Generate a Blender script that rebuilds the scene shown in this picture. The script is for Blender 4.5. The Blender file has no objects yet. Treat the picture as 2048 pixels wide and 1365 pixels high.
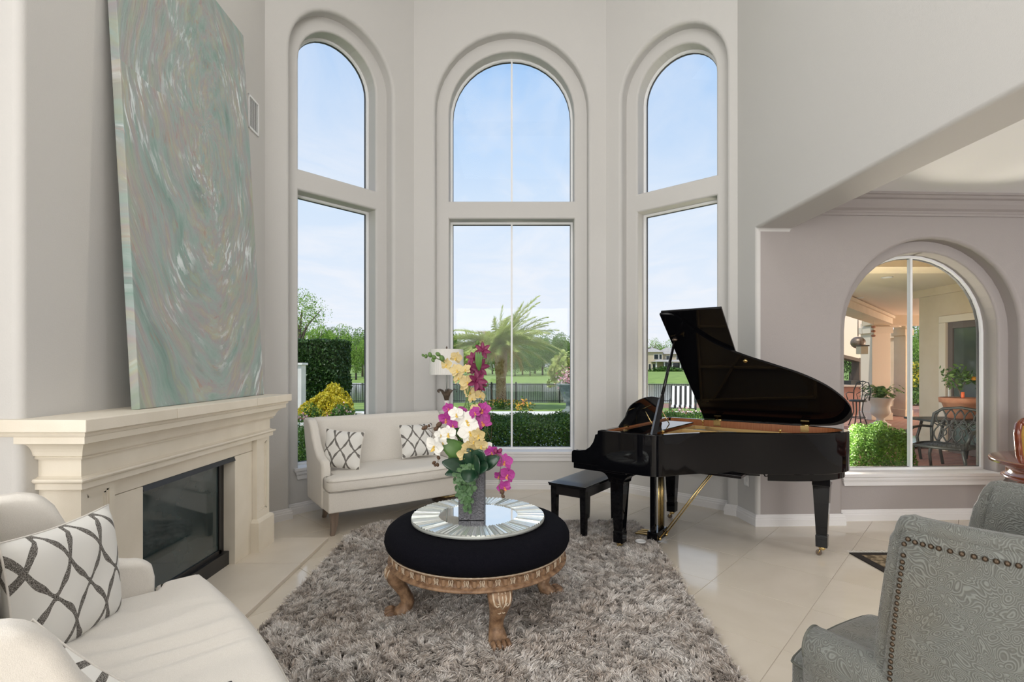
import bpy, bmesh, math, random
import numpy as np
from mathutils import Vector, Matrix, noise as mnoise
R = math.radians
PI = math.pi
random.seed(7)
rng = np.random.default_rng(7)
SC = bpy.context.scene
COL = SC.collection

# ---------------------------------------------------------------- camera, world, sun, exposure
cd = bpy.data.cameras.new('camera')
cam = bpy.data.objects.new('camera', cd)
COL.objects.link(cam)
cam.location = (0, 0, 1.5)
cam.rotation_euler = (R(90), 0, 0)
cd.sensor_width = 36
cd.lens = 18.0
cd.shift_y = 50.5 / 2048
cd.clip_start = 0.05
cd.clip_end = 2000
SC.camera = cam
SC.view_settings.view_transform = 'Standard'
SC.view_settings.look = 'None'
SC.view_settings.gamma = 1
SC.view_settings.use_curve_mapping = False
SC.view_settings.exposure = 0.0
SC.cycles.max_bounces = 10
SC.cycles.diffuse_bounces = 5
SC.cycles.glossy_bounces = 4
SC.cycles.transmission_bounces = 6
SC.cycles.transparent_max_bounces = 16
SC.cycles.caustics_reflective = False
SC.cycles.caustics_refractive = False
SC.cycles.sample_clamp_indirect = 4.0


def make_world():
    w = bpy.data.worlds.new('sky')
    SC.world = w
    w.use_nodes = True
    nt = w.node_tree
    nt.nodes.clear()
    N = nt.nodes.new
    L = nt.links.new
    tc = N('ShaderNodeTexCoord')
    sep = N('ShaderNodeSeparateXYZ')
    L(tc.outputs['Generated'], sep.inputs[0])
    ramp = N('ShaderNodeValToRGB')
    L(sep.outputs['Z'], ramp.inputs[0])
    cr = ramp.color_ramp
    pts = [(0.0, (.34, .38, .34)), (.004, (.86, .90, .985)), (.10, (.82, .89, .99)), (.30, (.66, .80, .98)),
           (.46, (.42, .64, .95)), (.62, (.30, .53, .90)), (1.0, (.20, .40, .80))]
    cr.elements[0].position = 0
    cr.elements[0].color = (*pts[0][1], 1)
    cr.elements[1].position = 1
    cr.elements[1].color = (*pts[-1][1], 1)
    for p, c in pts[1:-1]:
        e = cr.elements.new(p)
        e.color = (*c, 1)
    # wispy cloud: direction projected on a high layer
    mx = N('ShaderNodeMath'); mx.operation = 'MAXIMUM'; mx.inputs[1].default_value = .06
    L(sep.outputs['Z'], mx.inputs[0])
    cmb = N('ShaderNodeCombineXYZ')
    for i, k in ((0, 'X'), (1, 'Y')):
        d = N('ShaderNodeMath'); d.operation = 'DIVIDE'
        L(sep.outputs[k], d.inputs[0]); L(mx.outputs[0], d.inputs[1]); L(d.outputs[0], cmb.inputs[i])
    mp = N('ShaderNodeMapping'); mp.inputs['Scale'].default_value = (.9, .45, 1); mp.inputs['Rotation'].default_value = (0, 0, .5)
    L(cmb.outputs[0], mp.inputs[0])
    nz = N('ShaderNodeTexNoise'); nz.inputs['Scale'].default_value = 1.5; nz.inputs['Detail'].default_value = 7
    nz.inputs['Roughness'].default_value = .58; nz.inputs['Distortion'].default_value = .6
    L(mp.outputs[0], nz.inputs['Vector'])
    cr2 = N('ShaderNodeValToRGB'); L(nz.outputs[0], cr2.inputs[0])
    cr2.color_ramp.elements[0].position = .42; cr2.color_ramp.elements[0].color = (0, 0, 0, 1)
    cr2.color_ramp.elements[1].position = .78; cr2.color_ramp.elements[1].color = (.8, .8, .8, 1)
    mix = N('ShaderNodeMix'); mix.data_type = 'RGBA'
    L(cr2.outputs[0], mix.inputs['Factor']); L(ramp.outputs[0], mix.inputs[6])
    mix.inputs[7].default_value = (.93, .94, .98, 1)
    up = N('ShaderNodeMath'); up.operation = 'GREATER_THAN'; up.inputs[1].default_value = .0
    L(sep.outputs['Z'], up.inputs[0])
    mix2 = N('ShaderNodeMix'); mix2.data_type = 'RGBA'
    L(up.outputs[0], mix2.inputs['Factor']); L(ramp.outputs[0], mix2.inputs[6]); L(mix.outputs[2], mix2.inputs[7])
    bg = N('ShaderNodeBackground'); bg.inputs[1].default_value = 1.0
    L(mix2.outputs[2], bg.inputs[0])
    out = N('ShaderNodeOutputWorld'); L(bg.outputs[0], out.inputs[0])


make_world()


def add_light(name, kind, loc, rot, energy, size=None, size_y=None, color=(1, 1, 1)):
    ld = bpy.data.lights.new(name, kind)
    ld.energy = energy
    ld.color = color
    if kind == 'AREA':
        ld.shape = 'RECTANGLE'
        ld.size = size
        ld.size_y = size_y or size
    o = bpy.data.objects.new(name, ld)
    o.location = loc
    o.rotation_euler = rot
    COL.objects.link(o)
    return o


sun = add_light('sun', 'SUN', (0, 0, 30), (0, 0, 0), 3.3, color=(1, .96, .88))
sun.data.angle = R(.6)
sun.rotation_euler = Vector((.42, .50, -1.0)).to_track_quat('-Z', 'Y').to_euler()
# unseen area lights added to fill the room from behind, above and the left
add_light('rear_fill_light', 'AREA', (0, -9.3, 2.2), (R(90), 0, 0), 525, 4.8, 3.6, (1, .985, .96))
add_light('overhead_fill_light', 'AREA', (0.0, 0.6, 6.45), (0, 0, 0), 40, 2.5, 2.5, (1, .98, .95))  # added overhead fill, no fixture belongs to it
add_light('bay_fill_light', 'AREA', (0.0, 3.4, 6.45), (0, 0, 0), 18, 1.8, 1.8, (1, .98, .95))  # added fill over the bay, lifts floor, settee and walls
add_light('side_fill_light', 'AREA', (-2.65, -.6, 2.6), (R(90), 0, R(-90)), 140, 3.2, 3.4, (1, .99, .97))  # added fill from the left, brightens the right wall
dl = add_light('dining_fill_light', 'POINT', (4.9, 1.6, 2.25), (0, 0, 0), 75, color=(.94, .95, 1))  # added point fill that brightens the dining room ceiling and walls
dl.data.shadow_soft_size = .3
pl1 = add_light('patio_far_fill_light', 'POINT', (15.5, 14, 1.3), (0, 0, 0), 800, color=(1, .90, .76))  # added fill hidden behind the house wall, brightens the patio
pl1.data.shadow_soft_size = .4
pl2 = add_light('patio_near_fill_light', 'POINT', (4.3, 7.0, 0.7), (0, 0, 0), 330, color=(1, .90, .76))  # added fill hidden beside the dining window, brightens the patio
pl2.data.shadow_soft_size = .4


# ---------------------------------------------------------------- helpers
def P(px, py, d):
    return Vector(((px - 1024) * d / 1024, d, 1.5 - (py - 733) * d / 1024))


def PX(px, d):
    return (px - 1024) * d / 1024


def PZ(py, d):
    return 1.5 - (py - 733) * d / 1024


def tag(o, label=None, cat=None, group=None, kind=None):
    if label: o['label'] = label
    if cat: o['category'] = cat
    if group: o['group'] = group
    if kind: o['kind'] = kind
    return o


def empty(name, loc=(0, 0, 0), rz=0, parent=None):
    o = bpy.data.objects.new(name, None)
    COL.objects.link(o)
    o.location = loc
    o.rotation_euler = (0, 0, rz)
    o.empty_display_size = .1
    if parent: o.parent = parent
    return o


def kids(o):
    return [c for c in bpy.data.objects if c.parent == o]


def copy_tree(o, parent=None, label=None):
    c = o.copy()
    COL.objects.link(c)
    if parent: c.parent = parent
    if label: c['label'] = label
    for ch in KID.get(o.name, []):
        copy_tree(ch, c)
    return c


KID = {}


def reg(o, parent):
    if parent is not None:
        o.parent = parent
        KID.setdefault(parent.name, []).append(o)


class MB:
    def __init__(s):
        s.v = []; s.f = []; s.sm = []

    def add(s, vs, fs, smooth=False):
        n = len(s.v)
        s.v += [tuple(v) for v in vs]
        s.f += [tuple(i + n for i in f) for f in fs]
        s.sm += [smooth] * len(fs)
        return s

    def quad(s, a, b, c, d, smooth=False):
        return s.add([a, b, c, d], [(0, 1, 2, 3)], smooth)

    def box(s, x0, x1, y0, y1, z0, z1):
        v = [(x0, y0, z0), (x1, y0, z0), (x1, y1, z0), (x0, y1, z0), (x0, y0, z1), (x1, y0, z1), (x1, y1, z1), (x0, y1, z1)]
        return s.add(v, [(0, 3, 2, 1), (4, 5, 6, 7), (0, 1, 5, 4), (1, 2, 6, 5), (2, 3, 7, 6), (3, 0, 4, 7)])

    def loft(s, rings, closed=True, caps=True, smooth=False, capsmooth=False):
        n = len(rings[0]); vs = [p for r in rings for p in r]; fs = []
        m = n if closed else n - 1
        for k in range(len(rings) - 1):
            for i in range(m):
                j = (i + 1) % n
                fs.append((k * n + i, k * n + j, (k + 1) * n + j, (k + 1) * n + i))
        s.add(vs, fs, smooth)
        if caps and closed:
            b = len(s.v) - len(vs)
            s.f.append(tuple(b + i for i in reversed(range(n)))); s.sm.append(capsmooth)
            s.f.append(tuple(b + (len(rings) - 1) * n + i for i in range(n))); s.sm.append(capsmooth)
        return s

    def prism(s, poly, z0, z1, M=None, smooth=False):
        r0 = [Vector((p[0], p[1], z0)) for p in poly]; r1 = [Vector((p[0], p[1], z1)) for p in poly]
        if M is not None:
            r0 = [M @ p for p in r0]; r1 = [M @ p for p in r1]
        return s.loft([r0, r1], smooth=smooth)

    def lathe(s, prof, c=(0, 0, 0), n=24, smooth=True, caps=True, sx=1, sy=1):
        rings = [[(c[0] + r * sx * math.cos(2 * PI * i / n), c[1] + r * sy * math.sin(2 * PI * i / n), c[2] + z) for i in range(n)] for r, z in prof]
        return s.loft(rings, smooth=smooth, caps=caps)

    def tube(s, path, rad, n=8, smooth=True, caps=True, flat=1.0):
        path = [Vector(p) for p in path]
        if not hasattr(rad, '__len__'): rad = [rad] * len(path)
        rings = []; up = None
        for i, p in enumerate(path):
            t = (path[min(i + 1, len(path) - 1)] - path[max(i - 1, 0)]).normalized()
            if up is None:
                up = Vector((0, 0, 1)) if abs(t.z) < .9 else Vector((1, 0, 0))
            a = t.cross(up)
            if a.length < 1e-5: a = t.cross(Vector((0, 1, 0)))
            a.normalize(); b = a.cross(t).normalized(); up = b
            rings.append([p + (a * math.cos(2 * PI * k / n) + b * math.sin(2 * PI * k / n) * flat) * rad[i] for k in range(n)])
        return s.loft(rings, smooth=smooth, caps=caps)

    def ell(s, c, r, n=12, m=8, M=None):
        if not hasattr(r, '__len__'): r = (r, r, r)
        rings = []
        for j in range(m + 1):
            t = -PI / 2 + PI * j / m
            q = max(math.cos(t), .02)
            ring = [Vector((r[0] * q * math.cos(2 * PI * i / n), r[1] * q * math.sin(2 * PI * i / n), r[2] * math.sin(t))) for i in range(n)]
            if M is not None: ring = [M @ p for p in ring]
            rings.append([p + Vector(c) for p in ring])
        return s.loft(rings, smooth=True, capsmooth=True)

    def build(s, name, mat, parent=None, bevel=0, seg=2, sub=0, wn=False):
        me = bpy.data.meshes.new(name)
        me.from_pydata(s.v, [], s.f)
        me.polygons.foreach_set('use_smooth', s.sm)
        me.materials.append(mat)
        me.update()
        o = bpy.data.objects.new(name, me)
        COL.objects.link(o)
        reg(o, parent)
        if bevel:
            m = o.modifiers.new('bevel', 'BEVEL'); m.width = bevel; m.segments = seg; m.limit_method = 'ANGLE'; m.angle_limit = R(35)
            if seg > 1: me.polygons.foreach_set('use_smooth', [True] * len(me.polygons)); m.harden_normals = True
        if sub:
            m = o.modifiers.new('sub', 'SUBSURF'); m.levels = sub; m.render_levels = sub
        return o


def np_obj(name, verts, faces, mat, parent=None, smooth=False):
    me = bpy.data.meshes.new(name)
    nv, nf, k = len(verts), len(faces), faces.shape[1]
    me.vertices.add(nv); me.vertices.foreach_set('co', verts.astype(np.float32).ravel())
    me.loops.add(nf * k); me.loops.foreach_set('vertex_index', faces.astype(np.int32).ravel())
    me.polygons.add(nf); me.polygons.foreach_set('loop_start', np.arange(0, nf * k, k, dtype=np.int32))
    try: me.polygons.foreach_set('loop_total', np.full(nf, k, dtype=np.int32))
    except Exception: pass
    if smooth: me.polygons.foreach_set('use_smooth', np.ones(nf, dtype=bool))
    me.materials.append(mat)
    me.update(calc_edges=True)
    o = bpy.data.objects.new(name, me)
    COL.objects.link(o)
    reg(o, parent)
    return o


def smooth_path(pts, n=8, closed=False):
    out = []; m = len(pts)
    rngk = range(m) if closed else range(m - 1)
    for k in rngk:
        if closed: p0, p1, p2, p3 = [Vector(pts[(k + d) % m]) for d in (-1, 0, 1, 2)]
        else: p0, p1, p2, p3 = Vector(pts[max(k - 1, 0)]), Vector(pts[k]), Vector(pts[k + 1]), Vector(pts[min(k + 2, m - 1)])
        for i in range(n):
            t = i / n
            out.append(.5 * ((2 * p1) + (-p0 + p2) * t + (2 * p0 - 5 * p1 + 4 * p2 - p3) * t * t + (-p0 + 3 * p1 - 3 * p2 + p3) * t ** 3))
    if not closed: out.append(Vector(pts[-1]))
    return out


def offset_poly(poly, d):
    """closed 2D polygon, counter-clockwise; d>0 goes inwards"""
    n = len(poly); out = []
    for i in range(n):
        a, b, c = Vector(poly[i - 1][:2]), Vector(poly[i][:2]), Vector(poly[(i + 1) % n][:2])
        e1 = (b - a).normalized() if (b - a).length > 1e-7 else Vector((1, 0)); e2 = (c - b).normalized() if (c - b).length > 1e-7 else e1
        n1 = Vector((-e1.y, e1.x)); n2 = Vector((-e2.y, e2.x))
        m = n1 + n2
        if m.length < 1e-5: m = n1
        m.normalize()
        k = max(m.dot(n1), .35)
        out.append(b + m * d / k)
    return out


def sweep_plan(mb, poly, prof, z=0):
    """open plan polyline (room on its left side), prof = (offset into room, z)"""
    poly = [Vector(p) for p in poly]; rings = []
    for i, b in enumerate(poly):
        a = poly[i - 1] if i else None; c = poly[i + 1] if i < len(poly) - 1 else None
        ns = []
        if a is not None: e = (b - a).normalized(); ns.append(Vector((-e.y, e.x)))
        if c is not None: e = (c - b).normalized(); ns.append(Vector((-e.y, e.x)))
        m = sum(ns, Vector((0, 0))); m = m.normalized() if m.length > 1e-5 else ns[0]
        k = max(m.dot(ns[0]), .3)
        rings.append([(b.x + m.x * o / k, b.y + m.y * o / k, z + h) for o, h in prof])
    return mb.loft(rings)


# ---------------------------------------------------------------- materials
def nodes(name):
    m = bpy.data.materials.new(name)
    m.use_nodes = True
    nt = m.node_tree
    b = nt.nodes['Principled BSDF']
    return m, nt, b


def setc(b, key, v):
    if key in b.inputs: b.inputs[key].default_value = v


def mat(name, col, rough=.5, metal=0., spec=.5, col2=None, nscale=8., ndetail=4., lo=.35, hi=.65, stretch=None, bump=0., bscale=60., bstretch=None,
        coat=0., sheen=0., island=None, objrand=None, rvar=0., space='Object'):
    m, nt, b = nodes(name)
    N = nt.nodes.new; L = nt.links.new
    b.inputs['Base Color'].default_value = (*col, 1)
    b.inputs['Roughness'].default_value = rough
    b.inputs['Metallic'].default_value = metal
    setc(b, 'Specular IOR Level', spec); setc(b, 'Coat Weight', coat); setc(b, 'Coat Roughness', .03)
    setc(b, 'Sheen Weight', sheen)
    tc = N('ShaderNodeTexCoord')
    src = None

    def tex(scale, stretch_, detail):
        mp = N('ShaderNodeMapping'); L(tc.outputs[space], mp.inputs[0])
        if stretch_: mp.inputs['Scale'].default_value = stretch_
        t = N('ShaderNodeTexNoise'); t.inputs['Scale'].default_value = scale; t.inputs['Detail'].default_value = detail
        L(mp.outputs[0], t.inputs['Vector'])
        return t
    if col2 is not None:
        t = tex(nscale, stretch, ndetail)
        r = N('ShaderNodeValToRGB'); L(t.outputs[0], r.inputs[0])
        r.color_ramp.elements[0].position = lo; r.color_ramp.elements[0].color = (*col, 1)
        r.color_ramp.elements[1].position = hi; r.color_ramp.elements[1].color = (*col2, 1)
        src = r.outputs[0]
        if rvar:
            mr = N('ShaderNodeMapRange'); L(t.outputs[0], mr.inputs[0]); mr.inputs[3].default_value = rough - rvar; mr.inputs[4].default_value = rough + rvar
            L(mr.outputs[0], b.inputs['Roughness'])
    for which, cc in (('island', island), ('obj', objrand)):
        if cc is None: continue
        if which == 'island':
            g = N('ShaderNodeNewGeometry'); o_ = g.outputs['Random Per Island']
        else:
            g = N('ShaderNodeObjectInfo'); o_ = g.outputs['Random']
        r = N('ShaderNodeValToRGB'); L(o_, r.inputs[0])
        cols = cc
        r.color_ramp.elements[0].position = 0; r.color_ramp.elements[0].color = (*cols[0], 1)
        r.color_ramp.elements[1].position = 1; r.color_ramp.elements[1].color = (*cols[-1], 1)
        for i, c in enumerate(cols[1:-1]):
            e = r.color_ramp.elements.new((i + 1) / (len(cols) - 1)); e.color = (*c, 1)
        if src is None: src = r.outputs[0]
        else:
            mx = N('ShaderNodeMix'); mx.data_type = 'RGBA'; mx.inputs['Factor'].default_value = .5
            L(src, mx.inputs[6]); L(r.outputs[0], mx.inputs[7]); src = mx.outputs[2]
    if src is not None: L(src, b.inputs['Base Color'])
    if bump:
        t = tex(bscale, bstretch, 3)
        bp = N('ShaderNodeBump'); bp.inputs['Strength'].default_value = bump; bp.inputs['Distance'].default_value = .01
        L(t.outputs[0], bp.inputs['Height']); L(bp.outputs[0], b.inputs['Normal'])
    return m


def leaf_mat(name, cols, rough=.5, trans=.25):
    m = mat(name, cols[0], rough, island=cols, spec=.4)
    nt = m.node_tree; b = nt.nodes['Principled BSDF']
    out = nt.nodes['Material Output']
    tr = nt.nodes.new('ShaderNodeBsdfTranslucent'); ms = nt.nodes.new('ShaderNodeMixShader'); ms.inputs[0].default_value = trans
    lk = [l for l in nt.links if l.to_socket == b.inputs['Base Color']]
    if lk: nt.links.new(lk[0].from_socket, tr.inputs[0])
    nt.links.new(b.outputs[0], ms.inputs[1]); nt.links.new(tr.outputs[0], ms.inputs[2]); nt.links.new(ms.outputs[0], out.inputs['Surface'])
    return m


def glass_mat(name, tint=(1, 1, 1), refl=1.0):
    m = bpy.data.materials.new(name); m.use_nodes = True; nt = m.node_tree; nt.nodes.clear()
    N = nt.nodes.new; L = nt.links.new
    tr = N('ShaderNodeBsdfTransparent'); tr.inputs[0].default_value = (*tint, 1)
    gl = N('ShaderNodeBsdfGlossy'); gl.inputs['Roughness'].default_value = .01
    fr = N('ShaderNodeFresnel'); fr.inputs[0].default_value = 1.35
    mu = N('ShaderNodeMath'); mu.operation = 'MULTIPLY'; mu.inputs[1].default_value = refl; L(fr.outputs[0], mu.inputs[0])
    ms = N('ShaderNodeMixShader'); L(mu.outputs[0], ms.inputs[0]); L(tr.outputs[0], ms.inputs[1]); L(gl.outputs[0], ms.inputs[2])
    o = N('ShaderNodeOutputMaterial'); L(ms.outputs[0], o.inputs[0])
    return m


M = {}
M['wall'] = mat('wall_paint', (.60, .59, .575), .75, bump=.12, bscale=130, spec=.25)
M['wall_shaded'] = mat('shaded_wall_paint', (.37, .34, .33), .75, bump=.12, bscale=130, spec=.25)  # same paint as the walls, darkened to stand for dimmer dining room light
M['ceil'] = mat('ceiling_paint', (.86, .86, .87), .85, spec=.2)
M['trim'] = mat('white_trim', (.76, .75, .75), .45)
M['winframe'] = mat('window_frame_white', (.86, .87, .88), .4)
M['gasket'] = mat('gasket', (.05, .05, .055), .6)
M['glass'] = glass_mat('window_glass', refl=.45)
M['grout'] = mat('grout', (.60, .54, .46), .6)
M['tile'] = mat('marble_tile', (.66, .59, .485), .10, col2=(.77, .70, .60), nscale=2.2, ndetail=9, lo=.3, hi=.7, objrand=[(.68, .61, .50), (.75, .68, .575), (.71, .64, .54)], spec=.55, stretch=(1, 2.4, 1), rvar=.05, space='Object')
M['hearth'] = mat('hearth_stone', (.71, .64, .54), .35, col2=(.77, .70, .60), nscale=3, ndetail=8)
M['limestone'] = mat('cast_limestone', (.76, .70, .59), .6, col2=(.82, .76, .655), nscale=4, ndetail=8, bump=.06, bscale=200)
M['blackmetal'] = mat('black_metal', (.012, .012, .013), .35)
M['linen'] = mat('cream_linen', (.80, .765, .71), .9, col2=(.74, .705, .65), nscale=160, ndetail=2, stretch=(1, 6, 1), bump=.25, bscale=500, sheen=.2, spec=.2)
M['linen_dark'] = mat('linen_piping', (.58, .55, .50), .9)
M['legwood'] = mat('grey_brown_wood', (.17, .125, .095), .45, col2=(.25, .19, .15), nscale=20, stretch=(1, 1, .15))
M['piano'] = mat('black_lacquer', (.003, .003, .004), .04, spec=.28, coat=.0)
M['pianomatte'] = mat('black_satin_lacquer', (.006, .005, .006), .16, spec=.5)
M['brass'] = mat('brass', (.75, .55, .24), .22, metal=1)
M['goldplate'] = mat('gold_plate', (.62, .42, .17), .38, metal=.35)
M['soundboard'] = mat('soundboard', (.55, .33, .14), .5)
M['mahogany'] = mat('mahogany_veneer', (.30, .10, .035), .3, col2=(.40, .155, .06), nscale=60, stretch=(4, 4, .12), coat=.3)
M['leather'] = mat('black_leather', (.018, .020, .024), .30, bump=.2, bscale=220, spec=.6)
M['velvet'] = mat('black_velvet', (.004, .004, .007), .95, sheen=.0, bump=.6, bscale=150, spec=.1)
M['carved'] = mat('carved_wood', (.15, .08, .042), .5, col2=(.34, .21, .12), nscale=30, ndetail=6, bump=.3, bscale=70)
M['carved_light'] = mat('carved_wood_pale', (.62, .52, .40), .5, col2=(.48, .37, .26), nscale=50, bump=.3, bscale=90)  # paler wood tone of the raised ornaments
M['mirror'] = mat('mirror', (.92, .94, .93), .02, metal=1)
M['mirror_edge'] = mat('mirror_strip_glass', (.78, .86, .83), .22, metal=.7, objrand=[(.74, .82, .79), (.92, .96, .94), (.84, .90, .88)])
M['trayrim'] = mat('silver_tray_rim', (.42, .44, .42), .45, metal=.4)
M['vase'] = mat('hammered_silver', (.13, .13, .145), .36, metal=.7, bump=1.0, bscale=110)
M['greyfab'] = None
M['shade'] = mat('lampshade_linen', (.86, .84, .80), .9, spec=.1)
M['bronze'] = mat('aged_bronze', (.14, .10, .075), .45, metal=.5, col2=(.22, .17, .13), nscale=30)
M['white_plastic'] = mat('white_plastic', (.8, .8, .79), .35)
M['redwood'] = mat('red_polished_wood', (.16, .035, .018), .12, col2=(.25, .07, .03), nscale=12, stretch=(1, .2, 1), coat=.6)
M['yellowcloth'] = mat('gold_upholstery', (.45, .27, .05), .8, bump=.3, bscale=90)


# ---------------------------------------------------------------- room shell
NW = .13           # niche depth
GW = .30           # glass depth behind the wall face
CEIL = 6.6


class WallF:
    def __init__(s, p0, p1):
        s.p0 = Vector(p0); e = Vector(p1) - s.p0
        s.len = e.length; s.e = e.normalized(); s.n = Vector((-s.e.y, s.e.x))  # outward
        if s.n.y < 0: s.n = -s.n

    def pt(s, u, v, w=0):
        q = s.p0 + s.e * u + s.n * w
        return (q.x, q.y, v)

    def u(s, px, w=0):
        """where the sight line of a column meets the wall plane"""
        k = (px - 1024) / 1024
        o = s.p0 + s.n * w
        return (k * o.y - o.x) / (s.e.x - k * s.e.y)


def arch_pts(u0, u1, zb, zs, off, n=20, closed=True):
    uc = (u0 + u1) / 2; r = (u1 - u0) / 2 + off
    pts = [(uc - r, zb)]
    for i in range(n + 1):
        a = PI - PI * i / n
        pts.append((uc + r * math.cos(a), zs + r * math.sin(a)))
    pts.append((uc + r, zb))
    return pts


def wall_bay(name, F, niche, hole, spring, sill, bar=None, ceil=CEIL, u_end=None, nspring=None, m='wall'):
    mb = MB(); rb = .035; r2 = .022; n = 20
    n0, n1 = niche; h0, h1 = hole; zs = nspring or spring
    U1 = u_end or F.len
    T = lambda u, v, w=0: F.pt(u, v, w)
    # main face
    mb.quad(T(0, 0), T(n0 - rb, 0), T(n0 - rb, ceil), T(0, ceil))
    mb.quad(T(n1 + rb, 0), T(U1, 0), T(U1, ceil), T(n1 + rb, ceil))
    a = arch_pts(n0, n1, 0, zs, rb, n)[1:-1]
    for i in range(len(a) - 1):
        mb.quad(T(*a[i]), T(*a[i + 1]), T(a[i + 1][0], ceil), T(a[i][0], ceil))
    # rounded lip + reveal
    rings = []
    for k in range(6):
        an = PI / 2 * k / 5
        rings.append([T(u, v, rb * (1 - math.cos(an))) for u, v in arch_pts(n0, n1, 0, zs, rb * (1 - math.sin(an)), n)])
    mb.loft(rings, closed=False, smooth=True)
    mb.loft([[T(u, v, w) for u, v in arch_pts(n0, n1, 0, zs, 0, n)] for w in (rb, NW)], closed=False, smooth=True)
    # niche plane
    mb.quad(T(n0, 0, NW), T(h0 - r2, 0, NW), T(h0 - r2, zs, NW), T(n0, zs, NW))
    mb.quad(T(h1 + r2, 0, NW), T(n1, 0, NW), T(n1, zs, NW), T(h1 + r2, zs, NW))
    mb.quad(T(h0 - r2, 0, NW), T(h1 + r2, 0, NW), T(h1 + r2, sill - r2, NW), T(h0 - r2, sill - r2, NW))
    if bar: mb.quad(T(h0 - r2, bar[0] + r2, NW), T(h1 + r2, bar[0] + r2, NW), T(h1 + r2, bar[1] - r2, NW), T(h0 - r2, bar[1] - r2, NW))
    A = arch_pts(n0, n1, 0, zs, 0, n)[1:-1]; B = arch_pts(h0, h1, 0, spring, r2, n)[1:-1]
    mb.loft([[T(u, v, NW) for u, v in B], [T(u, v, NW) for u, v in A]], closed=False)
    # holes
    loops = []
    if bar:
        loops.append(lambda o: [(h0 - o, sill - o), (h0 - o, bar[0] + o), (h1 + o, bar[0] + o), (h1 + o, sill - o)])
        loops.append(lambda o: [(p[0], bar[1] - o) if i in (0, n + 2) else p for i, p in enumerate(arch_pts(h0, h1, bar[1], spring, o, n))])
    else:
        loops.append(lambda o: [(p[0], sill - o) if i in (0, n + 2) else p for i, p in enumerate(arch_pts(h0, h1, sill, spring, o, n))])
    for lp in loops:
        rings = []
        for k in range(5):
            an = PI / 2 * k / 4
            rings.append([T(u, v, NW + r2 * (1 - math.cos(an))) for u, v in lp(r2 * (1 - math.sin(an)))])
        rings.append([T(u, v, GW + .03) for u, v in lp(0)])
        mb.loft(rings, caps=False, smooth=False)
    o = mb.build(name, M[m])
    return tag(o, kind='structure')


def window(idx, F, hole, spring, sill, bar, mull, label):
    h0, h1 = hole
    w = empty('window_%d' % idx, F.pt((h0 + h1) / 2, 0, GW)[:2] + (sill,))
    tag(w, kind='structure')
    base = Vector(w.location)
    T = lambda u, v, ww=0: tuple(Vector(F.pt(u, v, ww)) - base)
    n = 20
    fw = .028
    loops = []
    if bar:
        loops.append(lambda o: [(h0 + o, sill + o), (h0 + o, bar[0] - o), (h1 - o, bar[0] - o), (h1 - o, sill + o)])
        loops.append(lambda o: [(p[0], bar[1] + o) if i in (0, n + 2) else p for i, p in enumerate(arch_pts(h0, h1, bar[1], spring, -o, n))])
    else:
        loops.append(lambda o: [(p[0], sill + o) if i in (0, n + 2) else p for i, p in enumerate(arch_pts(h0, h1, sill, spring, -o, n))])
    for lp in loops:
        mb = MB(); g = MB()
        mb.loft([[T(u, v, GW + .03) for u, v in lp(0)], [T(u, v, GW - .015) for u, v in lp(0)], [T(u, v, GW - .015) for u, v in lp(fw * .8)], [T(u, v, GW) for u, v in lp(fw)], [T(u, v, GW + .03) for u, v in lp(fw)]], caps=False)
        fr = mb.build('window_frame', M['winframe'], w)
        g.loft([[T(u, v, GW + .004) for u, v in lp(fw)], [T(u, v, GW + .004) for u, v in lp(fw + .004)], [T(u, v, GW + .03) for u, v in lp(fw + .004)]], caps=False)
        g.build('gasket', M['gasket'], fr)
        if mull is not None:
            for side in (0, 1):
                pl = [p for p in lp(fw)]
                q = []
                for i in range(len(pl)):
                    a, b = pl[i], pl[(i + 1) % len(pl)]
                    ina = (a[0] <= mull) if side == 0 else (a[0] >= mull)
                    inb = (b[0] <= mull) if side == 0 else (b[0] >= mull)
                    if ina: q.append(a)
                    if ina != inb:
                        t = (mull - a[0]) / (b[0] - a[0]); q.append((mull, a[1] + (b[1] - a[1]) * t))
                pm = MB(); pm.add([T(u, v, GW + .012) for u, v in q], [tuple(range(len(q)))]); pm.build('pane', M['glass'], w)
            zt = max(p[1] for p in lp(fw)); zb = min(p[1] for p in lp(fw))
            mm = MB(); mw = .011
            for (a, b) in ((-mw, mw),):
                mm.loft([[T(mull + a, z, GW - .012), T(mull + b, z, GW - .012), T(mull + b, z, GW + .03), T(mull + a, z, GW + .03)] for z in (zb - .01, zt + .01)])
            mm.build('mullion', M['winframe'], w)
        else:
            q = lp(fw)
            pm = MB(); pm.add([T(u, v, GW + .012) for u, v in q], [tuple(range(len(q)))]); pm.build('pane', M['glass'], w)
    # inner stool and apron
    s = MB()
    s.loft([[T(u, z, ww) for u, z, ww in ((h0 - .055, zz, NW - .045), (h1 + .055, zz, NW - .045), (h1 + .055, zz, NW), (h1, zz, NW), (h1, zz, GW), (h0, zz, GW), (h0, zz, NW), (h0 - .055, zz, NW))] for zz in (sill - .028, sill + .004)])
    s.build('window_sill', M['trim'], w, bevel=.006)
    ap = MB()
    for z0, z1, i0, th in ((sill - .058, sill - .028, .0, .034), (sill - .072, sill - .058, .008, .026), (sill - .115, sill - .072, .016, .020)):
        ap.loft([[T(u, z, ww) for u, z, ww in ((h0 - .045 + i0 + k, zz, NW - th), (h1 + .045 - i0 - k, zz, NW - th), (h1 + .045 - i0 - k, zz, NW), (h0 - .045 + i0 + k, zz, NW))] for zz, k in ((z0, .012), (z1, 0))])
    ap.build('sill_apron', M['trim'], w, bevel=.003, seg=1)
    return w


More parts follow.
